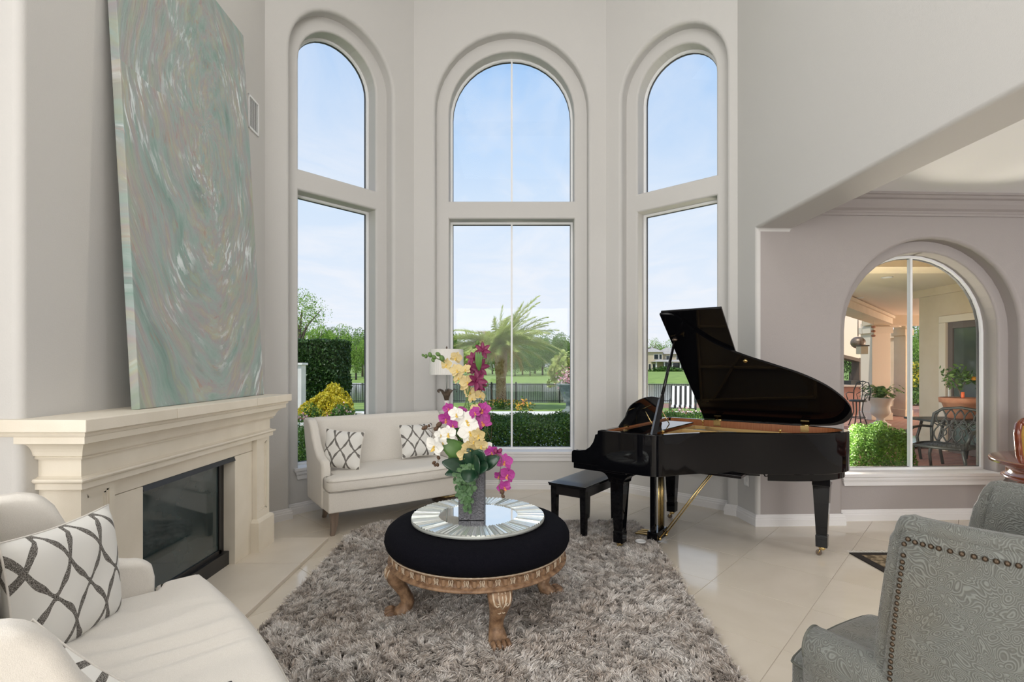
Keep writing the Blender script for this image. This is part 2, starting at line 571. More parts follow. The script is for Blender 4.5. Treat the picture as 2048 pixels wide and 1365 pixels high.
FL = WallF((-2.34, 4.85), (-1.171, 6.115))
FC = WallF((-1.171, 6.115), (1.124, 6.115))
FR = WallF((1.124, 6.115), (2.255, 5.115))
FD = WallF((2.33, 4.8013), (6.9, 4.9867))
BAR = (3.30, 3.515)
nl = (FL.u(580), FL.u(786)); hl = (FL.u(597, NW), FL.u(752, NW))
nc = (FC.u(870), FC.u(1177)); hc = (FC.u(898, NW), FC.u(1148.5, NW))
nr = (FR.u(1242), FR.u(1453)); hr = (FR.u(1275, NW), FR.u(1433, NW))
nd = (FD.u(1686), FD.u(1686) + 1.76); hd = (FD.u(1690, NW), FD.u(1997, NW))
wall_bay('wall_bay_left', FL, nl, hl, 4.63, .46, BAR)
wall_bay('wall_bay_center', FC, nc, hc, 4.58, .46, BAR)
wall_bay('wall_bay_right', FR, nr, hr, 4.60, .46, BAR)
wall_bay('wall_dining', FD, nd, hd, 1.84, .455, None, ceil=3.15, m='wall_shaded')
window(1, FL, hl, 4.63, .46, BAR, None, '')
window(2, FC, hc, 4.58, .46, BAR, FC.u(1023.5, GW), '')
window(3, FR, hr, 4.60, .46, BAR, None, '')
window(4, FD, hd, 1.84, .455, None, FD.u(1821, GW), '')

# chimney breast and left wall
mb = MB(); mb.prism([(-2.3475, 5.0), (-2.9, 5.0), (-2.9, 2.3), (-2.212, 2.3)], -.02, CEIL)
tag(mb.build('wall_left_chimney', M['wall'], bevel=.04, seg=4), kind='structure')
mb = MB(); mb.box(-2.95, -2.7, -9.6, 2.35, -.02, CEIL)
tag(mb.build('wall_left', M['wall']), kind='structure')
# right wall with the wide opening to the dining room
mb = MB()
el = [(5.20, -.02), (4.80, -.02), (4.80, 2.794), (-9.6, 2.794), (-9.6, CEIL), (5.20, CEIL)]


def xr(y): return 2.29 + (4.80 - y) * .0287 if y < 4.8 else 2.29 - (y - 4.8) * .111


mb.loft([[(xr(y) + t, y + (.0142 * t / .35 if y == 4.80 else 0), z) for y, z in el] for t in (0, .35)])
tag(mb.build('wall_right', M['wall'], bevel=.03, seg=4), kind='structure')
mb = MB(); mb.box(-2.95, 7.0, -9.8, -9.6, -.02, CEIL)
tag(mb.build('wall_rear', M['wall']), kind='structure')
mb = MB(); mb.box(6.9, 7.05, -9.6, 5.0, -.02, 3.3)
tag(mb.build('wall_dining_right', M['wall']), kind='structure')
mb = MB(); mb.box(-2.95, 2.85, -9.8, 6.4, CEIL - .02, CEIL + .15)
tag(mb.build('ceiling', M['ceil']), kind='structure')
mb = MB(); mb.box(2.5, 7.05, -9.8, 5.0, 3.11, 3.3)
tag(mb.build('ceiling_dining', M['ceil']), kind='structure')

# floor slab and laid tiles
mb = MB()
mb.add([(-2.8, -9.7, -.0035), (7.0, -9.7, -.0035), (7.0, 5.2, -.0035), (2.45, 5.2, -.0035), (1.22, 6.33, -.0035), (-1.27, 6.33, -.0035), (-2.8, 4.7, -.0035)], [(0, 1, 2, 3, 4, 5, 6)])
floor = tag(mb.build('floor', M['grout']), kind='structure')


def clip(poly, nx, ny, c):
    out = []
    for i in range(len(poly)):
        a, b = poly[i], poly[(i + 1) % len(poly)]
        da = nx * a[0] + ny * a[1] - c; db = nx * b[0] + ny * b[1] - c
        if da <= 0: out.append(a)
        if (da < 0) != (db < 0) and abs(da - db) > 1e-9:
            t = da / (da - db); out.append((a[0] + (b[0] - a[0]) * t, a[1] + (b[1] - a[1]) * t))
    return out


S = .613; th = R(47.5); g = .0016
e1 = Vector((math.cos(th), math.sin(th))); e2 = Vector((-math.sin(th), math.cos(th)))
o0 = Vector((1.845, 3.16))
shared_tile = None
for i in range(-12, 13):
    for j in range(-12, 13):
        c = o0 + e1 * (i + .5) * S + e2 * (j + .5) * S
        if c.y < .9 or c.y > 6.7 or c.x < -3 or c.x > 6.9: continue
        if abs(c.x) > c.y * 1.05 + 1.0: continue
        h = S / 2 - g
        q = [c + e1 * a * h + e2 * b * h for a, b in ((-1, -1), (1, -1), (1, 1), (-1, 1))]
        q = [(p.x, p.y) for p in q]
        A = clip(q, 1, 0, 2.42); B = clip(q, -1, 0, -2.42)
        for nx, ny, cc in ((0, 1, 6.27), (-1.265, 1.169, -1.265 * -1.3 + 1.169 * 6.27), (1.0, 1.131, 1.25 + 1.131 * 6.27), (-1, 0, 2.75)):
            if A: A = clip(A, nx, ny, cc)
        if B: B = clip(B, 0, 1, 5.12)
        whole = (len(A) == 4 and all(abs(a[0] - b[0]) + abs(a[1] - b[1]) < 1e-6 for a, b in zip(A, q)))
        wholeB = (len(B) == 4 and all(abs(a[0] - b[0]) + abs(a[1] - b[1]) < 1e-6 for a, b in zip(B, q)))
        if whole or wholeB:
            if shared_tile is None:
                t = MB(); k = .001
                t.loft([[(a * h, b * h, -.003) for a, b in ((-1, -1), (1, -1), (1, 1), (-1, 1))], [(a * h, b * h, -k) for a, b in ((-1, -1), (1, -1), (1, 1), (-1, 1))], [(a * (h - k), b * (h - k), 0) for a, b in ((-1, -1), (1, -1), (1, 1), (-1, 1))]])
                ob = t.build('tile', M['tile'], floor); shared_tile = ob.data
            else:
                ob = bpy.data.objects.new('tile', shared_tile); COL.objects.link(ob); reg(ob, floor)
            ob.location = (c.x, c.y, 0); ob.rotation_euler = (0, 0, th + (PI / 2 if (i * 7 + j * 3) % 2 else 0))
            continue
        parts = [p for p in (A, B) if len(p) > 2]
        if not parts: continue
        t = MB()
        for p in parts:
            t.loft([[(x - c.x, y - c.y, -.003) for x, y in p], [(x - c.x, y - c.y, 0) for x, y in p]])
        ob = t.build('tile', M['tile'], floor); ob.location = (c.x, c.y, 0)


# baseboards
BP = [(0, 0), (.020, 0), (.020, .060), (.016, .066), (.016, .082), (.010, .090), (.010, .100), (.004, .108), (0, .108)]


def bb(name, pts):
    m_ = MB(); sweep_plan(m_, list(reversed(pts)), BP); return tag(m_.build(name, M['trim']), kind='structure')


def w2(F, u, w=0):
    q = F.pt(u, 0, w); return (q[0], q[1])


bb('baseboard_bay', [(-2.321, 4.45), (-2.34, 4.85), w2(FL, nl[0]), w2(FL, nl[0], NW), w2(FL, nl[1], NW), w2(FL, nl[1]), (-1.171, 6.115),
                     w2(FC, nc[0]), w2(FC, nc[0], NW), w2(FC, nc[1], NW), w2(FC, nc[1]), (1.124, 6.115), w2(FR, nr[0]), w2(FR, nr[0], NW), w2(FR, nr[1], NW), w2(FR, nr[1]),
                     (2.255, 5.115), (2.29, 4.80), w2(FD, nd[0]), w2(FD, nd[0], NW), w2(FD, nd[1], NW), w2(FD, nd[1]), (6.9, 4.985)])
# dining crown moulding
m_ = MB()
sweep_plan(m_, [(6.9, 4.985), (2.645, 4.812)], [(0, 2.925), (.012, 2.925), (.012, 2.945), (.022, 2.955), (.022, 2.968), (.05, 2.985), (.075, 3.02), (.085, 3.045), (.085, 3.055), (.11, 3.065), (.125, 3.085), (.14, 3.09), (.14, 3.112), (0, 3.112)])
tag(m_.build('trim_1', M['wall_shaded']), kind='structure')

# ---------------------------------------------------------------- fireplace
FX, FY0, FY1 = -2.02, 2.40, 4.26
fp = empty('fireplace', (FX, 3.33, 0)); tag(fp, 'cream cast stone fireplace with deep moulded mantel and glass fronted firebox on the left wall', 'fireplace')
WX = -2.26 - FX  # wall side, local


def FB(mb, x0, x1, y0, y1, z0, z1): return mb.box(x0 - FX, x1 - FX, y0 - 3.33, y1 - 3.33, z0, z1)


def fring(off, z, wx=None):
    return [(-.30, FY0 - off - 3.33, z), (off, FY0 - off - 3.33, z), (off, FY1 + off - 3.33, z), (-.30, FY1 + off - 3.33, z)]


def moulding(name, prof):
    m_ = MB(); m_.loft([fring(o, z) for o, z in prof]); return m_.build(name, M['limestone'], fp)


cove = [(.035 + .045 * (1 - math.cos(a)) + .012 * math.sin(a), 1.088 + .06 * math.sin(a)) for a in [PI / 2 * k / 6 for k in range(7)]]
moulding('architrave', [(.0, .925), (.022, .925), (.022, .952), (.036, .960), (.040, .968), (.036, .976), (.020, .978), (.008, .984)])
moulding('frieze', [(.004, .984), (.004, 1.064)])
moulding('cornice', [(.004, 1.064), (.020, 1.066), (.026, 1.074), (.020, 1.080), (.032, 1.083), (.032, 1.088)] + cove + [(.098, 1.150), (.098, 1.180), (.106, 1.184), (.112, 1.194), (.108, 1.205)])
for y0, y1 in ((2.268, 2.89), (2.893, 3.80), (3.803, 4.392)):
    m_ = MB(); FB(m_, -2.32, -1.888, y0, y1, 1.205, 1.262); m_.build('mantel_slab', M['limestone'], fp, bevel=.004)
for y0 in (FY0, FY1 - .205):
    y1 = y0 + .205
    m_ = MB()  # pilaster with a recessed panel
    a, b, c, d = y0 + .035, y1 - .035, .335, .89
    xf, xr_ = -2.02, -2.034
    FB(m_, -2.30, xr_, y0, y1, .03, .925)
    FB(m_, xr_, xf, y0, a, .03, .925); FB(m_, xr_, xf, b, y1, .03, .925); FB(m_, xr_, xf, a, b, .03, c); FB(m_, xr_, xf, a, b, d, .925)
    pl = m_.build('pilaster', M['limestone'], fp)
    m_ = MB()
    for k, t in ((0, .008), (.010, .004)):
        o = k
        FB(m_, xr_, xr_ + t, a + o, a + o + .01, c, d); FB(m_, xr_, xr_ + t, b - o - .01, b - o, c, d)
        FB(m_, xr_, xr_ + t, a + o, b - o, c + o, c + o + .01); FB(m_, xr_, xr_ + t, a + o, b - o, d - o - .01, d - o)
    m_.build('panel_moulding', M['limestone'], pl)
    m_ = MB()
    m_.loft([[(x - FX, y - 3.33, z) for x, y in ((-2.3, y0 - e), (-2.02 + e, y0 - e), (-2.02 + e, y1 + e), (-2.3, y1 + e))] for e, z in ((.028, .03), (.028, .262), (.020, .275), (.004, .285))])
    m_.build('plinth', M['limestone'], fp)
SX = -2.055
m_ = MB(); FB(m_, -2.30, SX, 2.60, 2.852, .03, .83); m_.build('surround_slab', M['limestone'], fp, bevel=.002, seg=1)
m_ = MB(); FB(m_, -2.30, SX, 3.80, 4.06, .03, .83); m_.build('surround_slab', M['limestone'], fp, bevel=.002, seg=1)
m_ = MB(); FB(m_, -2.30, SX, 2.60, 4.06, .833, .925); m_.build('surround_lintel', M['limestone'], fp, bevel=.002, seg=1)
# firebox
m_ = MB()
FB(m_, -2.50, -2.14, 2.852, 2.885, .03, .833); FB(m_, -2.50, -2.14, 3.755, 3.80, .03, .833); FB(m_, -2.50, -2.14, 2.852, 3.80, .79, .833)
FB(m_, -2.50, -2.10, 2.852, 3.80, .03, .13); FB(m_, -2.52, -2.50, 2.852, 3.80, .03, .833)
m_.build('firebox', M['blackmetal'], fp)
m_ = MB(); m_.loft([[(x - FX, y - 3.33, z) for x, z in ((-2.15, .833), (-2.065, .833), (-2.05, .800), (-2.06, .797), (-2.08, .815), (-2.15, .815))] for y in (2.853, 3.80)])
m_.build('hood', M['blackmetal'], fp)
m_ = MB()
for b_ in ((3.72, 3.75, .13, .79), (2.885, 2.90, .13, .79), (2.885, 3.75, .13, .16), (2.885, 3.75, .775, .79)):
    FB(m_, -2.146, -2.128, *b_)
gd = m_.build('glass_door', M['blackmetal'], fp)
M['fireglass'] = mat('dark_fire_glass', (.015, .03, .034), .05, spec=1.0, col2=(.045, .07, .075), nscale=3)  # teal reflection is put into the glass colour
m_ = MB(); FB(m_, -2.142, -2.138, 2.90, 3.72, .16, .775); m_.build('pane', M['fireglass'], gd)
for y_, l_, z_ in ((3.15, .5, .17), (3.45, .55, .19), (3.3, .5, .27)):
    m_ = MB(); m_.tube([(-2.32 - FX, y_ - l_ / 2 - 3.33, z_), (-2.36 - FX, y_ - 3.33, z_ + .02), (-2.3 - FX, y_ + l_ / 2 - 3.33, z_)], .035, 8); m_.build('log', M['bronze'], fp)

# hearth stones, flush border
he = empty('hearth', (-1.9, 3.3, 0)); tag(he, 'low cream stone hearth slab on the floor in front of the fireplace', 'hearth')
for y0, y1 in ((2.25, 2.83), (2.834, 3.82), (3.824, 4.395)):
    m_ = MB(); m_.box(-2.35 + 1.9, -1.575 + 1.9, y0 - 3.3, y1 - 3.3, .0005, .03); m_.build('stone_slab', M['hearth'], he, bevel=.003)

# ---------------------------------------------------------------- air vent on the left wall
wl = lambda y: -2.212 - (y - 2.3) * .0502
av = empty('air_vent', (wl(4.60), 4.60, 3.755), R(2.9)); tag(av, 'white metal air vent with dark slots high on the left wall', 'vent')
m_ = MB()
for a in ((-.10, -.085, -.15, .15), (.085, .10, -.15, .15), (-.10, .10, -.15, -.13), (-.10, .10, .13, .15)):
    m_.box(0, .012, a[0], a[1], a[2], a[3])
m_.build('frame', M['winframe'], av, bevel=.003)
m_ = MB(); m_.box(0.0005, .003, -.085, .085, -.13, .13); m_.build('backing', M['blackmetal'], av)
for k in range(9):
    y = -.076 + k * .019
    m_ = MB(); m_.box(.003, .0045, y - .003, y + .003, -.13, .13); m_.build('slat', M['winframe'], av)

# outlet cover on the pier
oc = empty('outlet_cover', (2.2705, 4.96, .40), R(180 + 6.3)); tag(oc, 'small white outlet cover low on the narrow wall behind the piano', 'outlet')
m_ = MB(); m_.box(-.002, .006, -.038, .038, -.06, .06); m_.build('plate', M['white_plastic'], oc, bevel=.003)
for z in (-.028, .028):
    m_ = MB(); m_.box(.006, .009, -.017, .017, z - .016, z + .016); m_.build('socket', M['white_plastic'], oc, bevel=.002)


# ---------------------------------------------------------------- painting
def painting_mat():
    m, nt, b = nodes('swirled_oil_paint')
    N = nt.nodes.new; L = nt.links.new
    tc = N('ShaderNodeTexCoord')

    def mth(op, a, b_=None, c=None):
        n = N('ShaderNodeMath'); n.operation = op
        for i, x in enumerate((a, b_, c)):
            if x is None: continue
            if isinstance(x, (int, float)): n.inputs[i].default_value = x
            else: L(x, n.inputs[i])
        return n.outputs[0]
    sp = N('ShaderNodeSeparateXYZ'); L(tc.outputs['Object'], sp.inputs[0])
    wn = N('ShaderNodeTexNoise'); wn.inputs['Scale'].default_value = 1.1; wn.inputs['Detail'].default_value = 2; L(tc.outputs['Object'], wn.inputs['Vector'])
    ws = N('ShaderNodeSeparateColor'); L(wn.outputs['Color'], ws.inputs[0])
    x = mth('ADD', sp.outputs['X'], mth('MULTIPLY', mth('SUBTRACT', ws.outputs[0], .5), .40))
    z = mth('ADD', sp.outputs['Z'], mth('MULTIPLY', mth('SUBTRACT', ws.outputs[1], .5), .40))
    # strokes follow circles about a whirl in the upper half and lean into verticals below
    dx = mth('SUBTRACT', x, .10); dz = mth('SUBTRACT', z, 1.95)
    dzz = mth('MULTIPLY', dz, .48)
    r = mth('SQRT', mth('ADD', mth('MULTIPLY', dx, dx), mth('MULTIPLY', dzz, dzz)))
    th_ = mth('ARCTAN2', dzz, dx)
    sw = mth('ADD', r, mth('MULTIPLY', th_, .06))
    cb = N('ShaderNodeCombineXYZ'); L(sw, cb.inputs[0]); L(mth('MULTIPLY', th_, .16), cb.inputs[1]); L(mth('MULTIPLY', z, .05), cb.inputs[2])

    def nz(scale, det, off=0, dist=.0):
        mp = N('ShaderNodeMapping'); mp.inputs['Location'].default_value = (off, off * 1.3, off); L(cb.outputs[0], mp.inputs[0])
        t = N('ShaderNodeTexNoise'); t.inputs['Scale'].default_value = scale; t.inputs['Detail'].default_value = det; t.inputs['Roughness'].default_value = .6; t.inputs['Distortion'].default_value = dist
        L(mp.outputs[0], t.inputs['Vector']); return t.outputs[0]

    def ramp(f, els):
        r_ = N('ShaderNodeValToRGB'); L(f, r_.inputs[0]); cr = r_.color_ramp
        cr.elements[0].position = els[0][0]; cr.elements[0].color = (*els[0][1], 1)
        cr.elements[1].position = els[-1][0]; cr.elements[1].color = (*els[-1][1], 1)
        for p, c in els[1:-1]:
            e = cr.elements.new(p); e.color = (*c, 1)
        return r_.outputs[0]
    A = ramp(nz(6, 5, 3), [(.28, (.12, .22, .19)), (.40, (.23, .36, .32)), (.48, (.34, .44, .42)), (.54, (.36, .34, .35)), (.60, (.40, .43, .32)), (.68, (.28, .42, .42)), (.78, (.48, .55, .54))])
    B = ramp(nz(22, 5, 9), [(.30, (.20, .30, .26)), (.45, (.33, .40, .38)), (.53, (.37, .32, .35)), (.60, (.44, .40, .28)), (.72, (.42, .52, .52))])
    mx = N('ShaderNodeMix'); mx.data_type = 'RGBA'; mx.inputs['Factor'].default_value = .48; L(A, mx.inputs[6]); L(B, mx.inputs[7])
    # white dry-brush strokes in patches
    big = N('ShaderNodeTexNoise'); big.inputs['Scale'].default_value = 2.3; big.inputs['Detail'].default_value = 2; L(tc.outputs['Object'], big.inputs['Vector'])
    patch = ramp(big.outputs[0], [(.50, (0, 0, 0)), (.66, (1, 1, 1))])
    st = ramp(nz(46, 4, 21), [(.53, (0, 0, 0)), (.60, (1, 1, 1))])
    f = mth('MULTIPLY', patch, st)
    mx2 = N('ShaderNodeMix'); mx2.data_type = 'RGBA'; L(mth('MULTIPLY', f, .9), mx2.inputs['Factor']); L(mx.outputs[2], mx2.inputs[6]); mx2.inputs[7].default_value = (.74, .80, .82, 1)
    rs = ramp(nz(38, 4, 33), [(.60, (0, 0, 0)), (.70, (1, 1, 1))])
    mx3 = N('ShaderNodeMix'); mx3.data_type = 'RGBA'; L(mth('MULTIPLY', rs, .45), mx3.inputs['Factor']); L(mx2.outputs[2], mx3.inputs[6]); mx3.inputs[7].default_value = (.40, .20, .16, 1)
    L(mx3.outputs[2], b.inputs['Base Color'])
    b.inputs['Roughness'].default_value = .55; setc(b, 'Specular IOR Level', .35)
    bp = N('ShaderNodeBump'); bp.inputs['Strength'].default_value = .35; bp.inputs['Distance'].default_value = .01
    L(nz(90, 3, 5), bp.inputs['Height']); L(bp.outputs[0], b.inputs['Normal'])
    return m


BL, BR, TR = Vector((-2.035, 2.80, 1.2635)), Vector((-2.07, 4.276, 1.2635)), Vector((-2.240, 4.276, 4.26))
ex = (BR - BL).normalized(); ez = (TR - BR).normalized(); ey = ez.cross(ex).normalized(); ez = ex.cross(ey)
m_ = MB(); W = (BR - BL).length / 2; H = (TR - BR).length; m_.box(-W, W, 0, .048, 0, H)
pa = m_.build('painting', painting_mat(), bevel=.004)
if ey.x > 0: pass
pa.matrix_world = Matrix.Translation((BL + BR) / 2) @ Matrix((ex, ey, ez)).transposed().to_4x4()
tag(pa, 'huge unframed abstract canvas of swirling sea green and mauve strokes leaning on the mantel', 'painting')


# ---------------------------------------------------------------- pillow pattern
def pillow_mat():
    m, nt, b = nodes('white_cotton_with_grey_trellis')
    N = nt.nodes.new; L = nt.links.new
    tc = N('ShaderNodeTexCoord')

    def mth(op, a, b_=None):
        n = N('ShaderNodeMath'); n.operation = op
        for i, x in enumerate((a, b_)):
            if x is None: continue
            if isinstance(x, (int, float)): n.inputs[i].default_value = x
            else: L(x, n.inputs[i])
        return n.outputs[0]
    sp = N('ShaderNodeSeparateXYZ'); L(tc.outputs['Object'], sp.inputs[0])
    x = mth('ADD', mth('MULTIPLY', sp.outputs['X'], 3.8), .25); z = mth('MULTIPLY', sp.outputs['Z'], 4.6)
    lines = []
    s = mth('SINE', mth('MULTIPLY', x, 2 * PI))
    st3 = mth('SINE', mth('MULTIPLY', x, 10 * PI))
    off = mth('ADD', mth('MULTIPLY', s, .45), mth('MULTIPLY', st3, .028))
    cs = mth('COSINE', mth('MULTIPLY', x, 2 * PI))
    wdt = mth('MULTIPLY', mth('SQRT', mth('ADD', mth('MULTIPLY', mth('MULTIPLY', cs, cs), 112), 21)), .0080)
    for sg in (1, -1):
        v = mth('ADD', z, mth('MULTIPLY', off, sg))
        d = mth('ABSOLUTE', mth('SUBTRACT', mth('FRACT', v), .5))
        lines.append(mth('LESS_THAN', d, wdt))
    f = mth('MAXIMUM', lines[0], lines[1])
    sp_ = N('ShaderNodeTexNoise'); sp_.inputs['Scale'].default_value = 420; L(tc.outputs['Object'], sp_.inputs['Vector'])
    r = N('ShaderNodeValToRGB'); L(sp_.outputs[0], r.inputs[0])
    r.color_ramp.elements[0].position = .42; r.color_ramp.elements[0].color = (.055, .048, .042, 1)
    r.color_ramp.elements[1].position = .68; r.color_ramp.elements[1].color = (.42, .40, .37, 1)
    mx = N('ShaderNodeMix'); mx.data_type = 'RGBA'; L(f, mx.inputs['Factor']); mx.inputs[6].default_value = (.80, .79, .755, 1); L(r.outputs[0], mx.inputs[7])
    L(mx.outputs[2], b.inputs['Base Color'])
    b.inputs['Roughness'].default_value = .75; setc(b, 'Specular IOR Level', .25)
    bp = N('ShaderNodeBump'); bp.inputs['Strength'].default_value = .6; bp.inputs['Distance'].default_value = .004
    L(f, bp.inputs['Height']); L(bp.outputs[0], b.inputs['Normal'])
    return m


M['trellis'] = pillow_mat()


def pillow(label, loc, ax, az, w=.42, h=.42, t=.15, group=None, lean=None):
    """ax: direction of its width, az: direction of its height; plump, with pinched corners"""
    mb = MB(); n = 22
    V = lambda u, v, s: (u * w / 2 * (1 - .07 * (1 - v * v) ** 1), s * t / 2 * (max(0, (1 - u ** 4)) * max(0, (1 - v ** 4))) ** .62 + .004 * math.sin(7 * u + 5 * v) * (1 - u * u) * (1 - v * v), v * h / 2 * (1 - .07 * (1 - u * u)))
    for s in (1, -1):
        vs = [V(-1 + 2 * i / n, -1 + 2 * j / n, s) for j in range(n + 1) for i in range(n + 1)]
        fs = [(j * (n + 1) + i, j * (n + 1) + i + 1, (j + 1) * (n + 1) + i + 1, (j + 1) * (n + 1) + i) for j in range(n) for i in range(n)]
        if s == 1: fs = [tuple(reversed(f)) for f in fs]
        mb.add(vs, fs, True)
    o = mb.build('throw_pillow', M['trellis'])
    ax = Vector(ax).normalized(); az = Vector(az).normalized(); az = (az - ax * az.dot(ax)).normalized(); ay = az.cross(ax)
    o.matrix_world = Matrix.Translation(loc) @ Matrix((ax, ay, az)).transposed().to_4x4()
    pm = MB(); ring = [(-1 + 2 * k / 8, -1) for k in range(8)] + [(1, -1 + 2 * k / 8) for k in range(8)] + [(1 - 2 * k / 8, 1) for k in range(8)] + [(-1, 1 - 2 * k / 8) for k in range(8)]
    pth = [(u * w / 2 * (1 - .07 * (1 - v * v)), 0, v * h / 2 * (1 - .07 * (1 - u * u))) for u, v in ring + ring[:1]]
    pm.tube(pth, .0035, 6, caps=False)
    pm.build('seam', M['linen'], o)
    return tag(o, label, 'pillow', group)


# ---------------------------------------------------------------- settees
def settee(origin, rz, label, L_=1.5, plump=0.0):
    t = empty('settee', origin, rz); tag(t, label, 'sofa', 'matching cream settees')
    prof = [(.20, .20), (.195, .56), (.205, .61), (.235, .645), (.29, .655), (.36, .675), (.43, .74), (.49, .84), (.53, .93), (.575, .985), (.64, 1.0), (.72, .995), (.80, .975), (.79, .60), (.74, .20)]
    for s in (0, 1):
        m_ = MB()
        x0, x1 = (0, .085) if s == 0 else (L_ - .085, L_)
        sp = lambda z: (-.03 if s == 0 else .03) * max(0, (z - .6) / .4)
        m_.loft([[(x + sp(z), y, z) for y, z in prof] for x in (x0, x1)])
        wing = m_.build('wing_arm', M['linen'], t, bevel=.03, seg=4)
    m_ = MB()
    bp_ = [(.63, .38), (.655, .62), (.69, .90), (.70, .965), (.735, .995), (.80, .985), (.825, .95), (.80, .60), (.75, .20), (.62, .20)]
    m_.loft([[(x, y, z) for y, z in bp_] for x in (.06, L_ - .06)])
    m_.build('backrest', M['linen'], t, bevel=.02, seg=3)
    # base, bowed at the front
    m_ = MB(); n = 16
    front = [(.012 + (L_ - .024) * i / n, .02 - .035 * math.sin(PI * i / n)) for i in range(n + 1)]
    pl = front + [(L_ - .012, .72), (.012, .72)]
    m_.loft([[(x, y, z) for x, y in pl] for z in (.205, .385)])
    m_.build('seat_base', M['linen'], t, bevel=.012, seg=3)
    # T-shaped seat cushion
    front = [(0.005, .05), (0.015, .012), (.06, -.005)] + [(.06 + (L_ - .12) * i / n, -.005 - .04 * math.sin(PI * i / n)) for i in range(1, n)] + [(L_ - .06, -.005), (L_ - .015, .012), (L_ - .005, .05)]
    pl = front + [(L_ - .005, .185), (L_ - .095, .195), (L_ - .10, .64), (.10, .64), (.095, .195), (.005, .185)]
    rings = []
    for off, z in ((.018, .388), (.006, .396), (0, .415), (0, .478), (.006, .497), (.018, .506)):
        rings.append([(p.x, p.y, z) for p in offset_poly(pl, off)])
    m_ = MB(); m_.loft(rings, smooth=True, caps=False)
    nx, ny = 90, 36; vs = []
    for j in range(ny + 1):
        v = j / ny
        for i in range(nx + 1):
            u = i / nx
            x_ = .012 + (L_ - .024) * u; yf = .010 - .040 * math.sin(PI * u) ** .8
            y_ = yf + (.628 - yf) * v
            q = min(1, max(0, (y_ - .150) / .045)); q = q * q * (3 - 2 * q)
            xl = .016 + .092 * q; x_ = xl + (L_ - 2 * xl) * u
            e = min(1, min(i, nx - i) / 7, min(j, ny - j) / 4)
            z_ = .497 + (.020 + plump) * math.sin(PI / 2 * e) ** .6 + .006 * math.sin(PI * u)
            if plump: z_ += .010 * e * math.sin(x_ * 44 + 5 * mnoise.noise(Vector((x_ * 3, y_ * 3, 0)))) * max(0, mnoise.noise(Vector((x_ * 2.1 + 4, y_ * 1.5, 1))) + .5)
            vs.append((x_, y_, z_))
    m_.add(vs, [(j * (nx + 1) + i, j * (nx + 1) + i + 1, (j + 1) * (nx + 1) + i + 1, (j + 1) * (nx + 1) + i) for j in range(ny) for i in range(nx)], True)
    cu = m_.build('seat_cushion', M['linen'], t)
    m_ = MB()
    for off, z in ((-.001, .484), (-.001, .404)):
        q = [(p.x, p.y, z) for p in offset_poly(pl, off)][:len(front) + 1]
        m_.tube(q, .0045, 6)
    m_.build('piping', M['linen_dark'], cu)
    for (x, y, sx, sy) in ((.07, .07, -1, -1), (L_ - .07, .07, 1, -1), (.16, .66, -1, 1), (L_ - .16, .66, 1, 1)):
        m_ = MB()
        m_.loft([[(x + sx * o + a * w, y + sy * o * .6 + b_ * w, z) for a, b_ in ((-1, -1), (1, -1), (1, 1), (-1, 1))] for o, w, z in ((0, .036, .205), (-.002, .033, .16), (-.003, .028, .10), (.006, .022, .04), (.016, .018, 0.0))])
        m_.build('leg', M['legwood'], t, bevel=.004)
    return t


st1 = settee((-1.60, 4.45, 0), R(35), 'cream linen settee with two trellis cushions standing before the left bay window')
st2 = settee((-.548, 1.412, 0), R(131.9), 'cream linen settee beside the fireplace with rumpled seat cushion, cut by the photo edge', L_=1.41, plump=.018)


def S1(x, y, z):
    c, s = math.cos(R(35)), math.sin(R(35)); return Vector((-1.60 + c * x - s * y, 4.45 + s * x + c * y, z))


def S2(x, y, z):
    c, s = math.cos(R(131.9)), math.sin(R(131.9)); return Vector((-.488 + c * x - s * y, 1.344 + s * x + c * y, z))


def dirs(rz, v):
    c, s = math.cos(R(rz)), math.sin(R(rz)); return Vector((c * v[0] - s * v[1], s * v[0] + c * v[1], v[2]))


PG = 'trellis patterned throw pillows'
pillow('white pillow with grey trellis leaning in the left corner of the settee by the window', S1(.235, .36, .705), dirs(35, (.80, -.55, -.10)), dirs(35, (-.12, .25, 1)), .37, .37, .15, PG)
pillow('white pillow with grey trellis at the right end of the settee by the window', S1(1.07, .50, .71), dirs(35, (1, -.05, .0)), dirs(35, (0, .34, 1)), .38, .36, .14, PG)
pillow('large trellis pillow propped beside the far wing of the foreground settee', (-1.61, 1.85, .715), (.03, -1, .0), (-.10, .04, 1), .46, .45, .17, PG)
pillow('trellis pillow half hidden behind the near wing of the foreground settee', (-1.205, 1.285, .555), (.8, .1, -.6), (.5, .5, .7), .42, .40, .16, PG)
# thin dark edged tablet lying on the near settee
tb = empty('tablet', (-.845, 1.545, .5445), R(38)); tag(tb, 'dark edged flat tablet lying on the foreground settee seat, only its corner in view', 'tablet')
m_ = MB(); m_.box(-.16, 0, -.12, 0, 0, .008); m_.build('case', M['blackmetal'], tb, bevel=.003)
m_ = MB(); m_.box(-.152, -.008, -.112, -.008, .008, .0086); m_.build('screen', M['linen_dark'], tb)

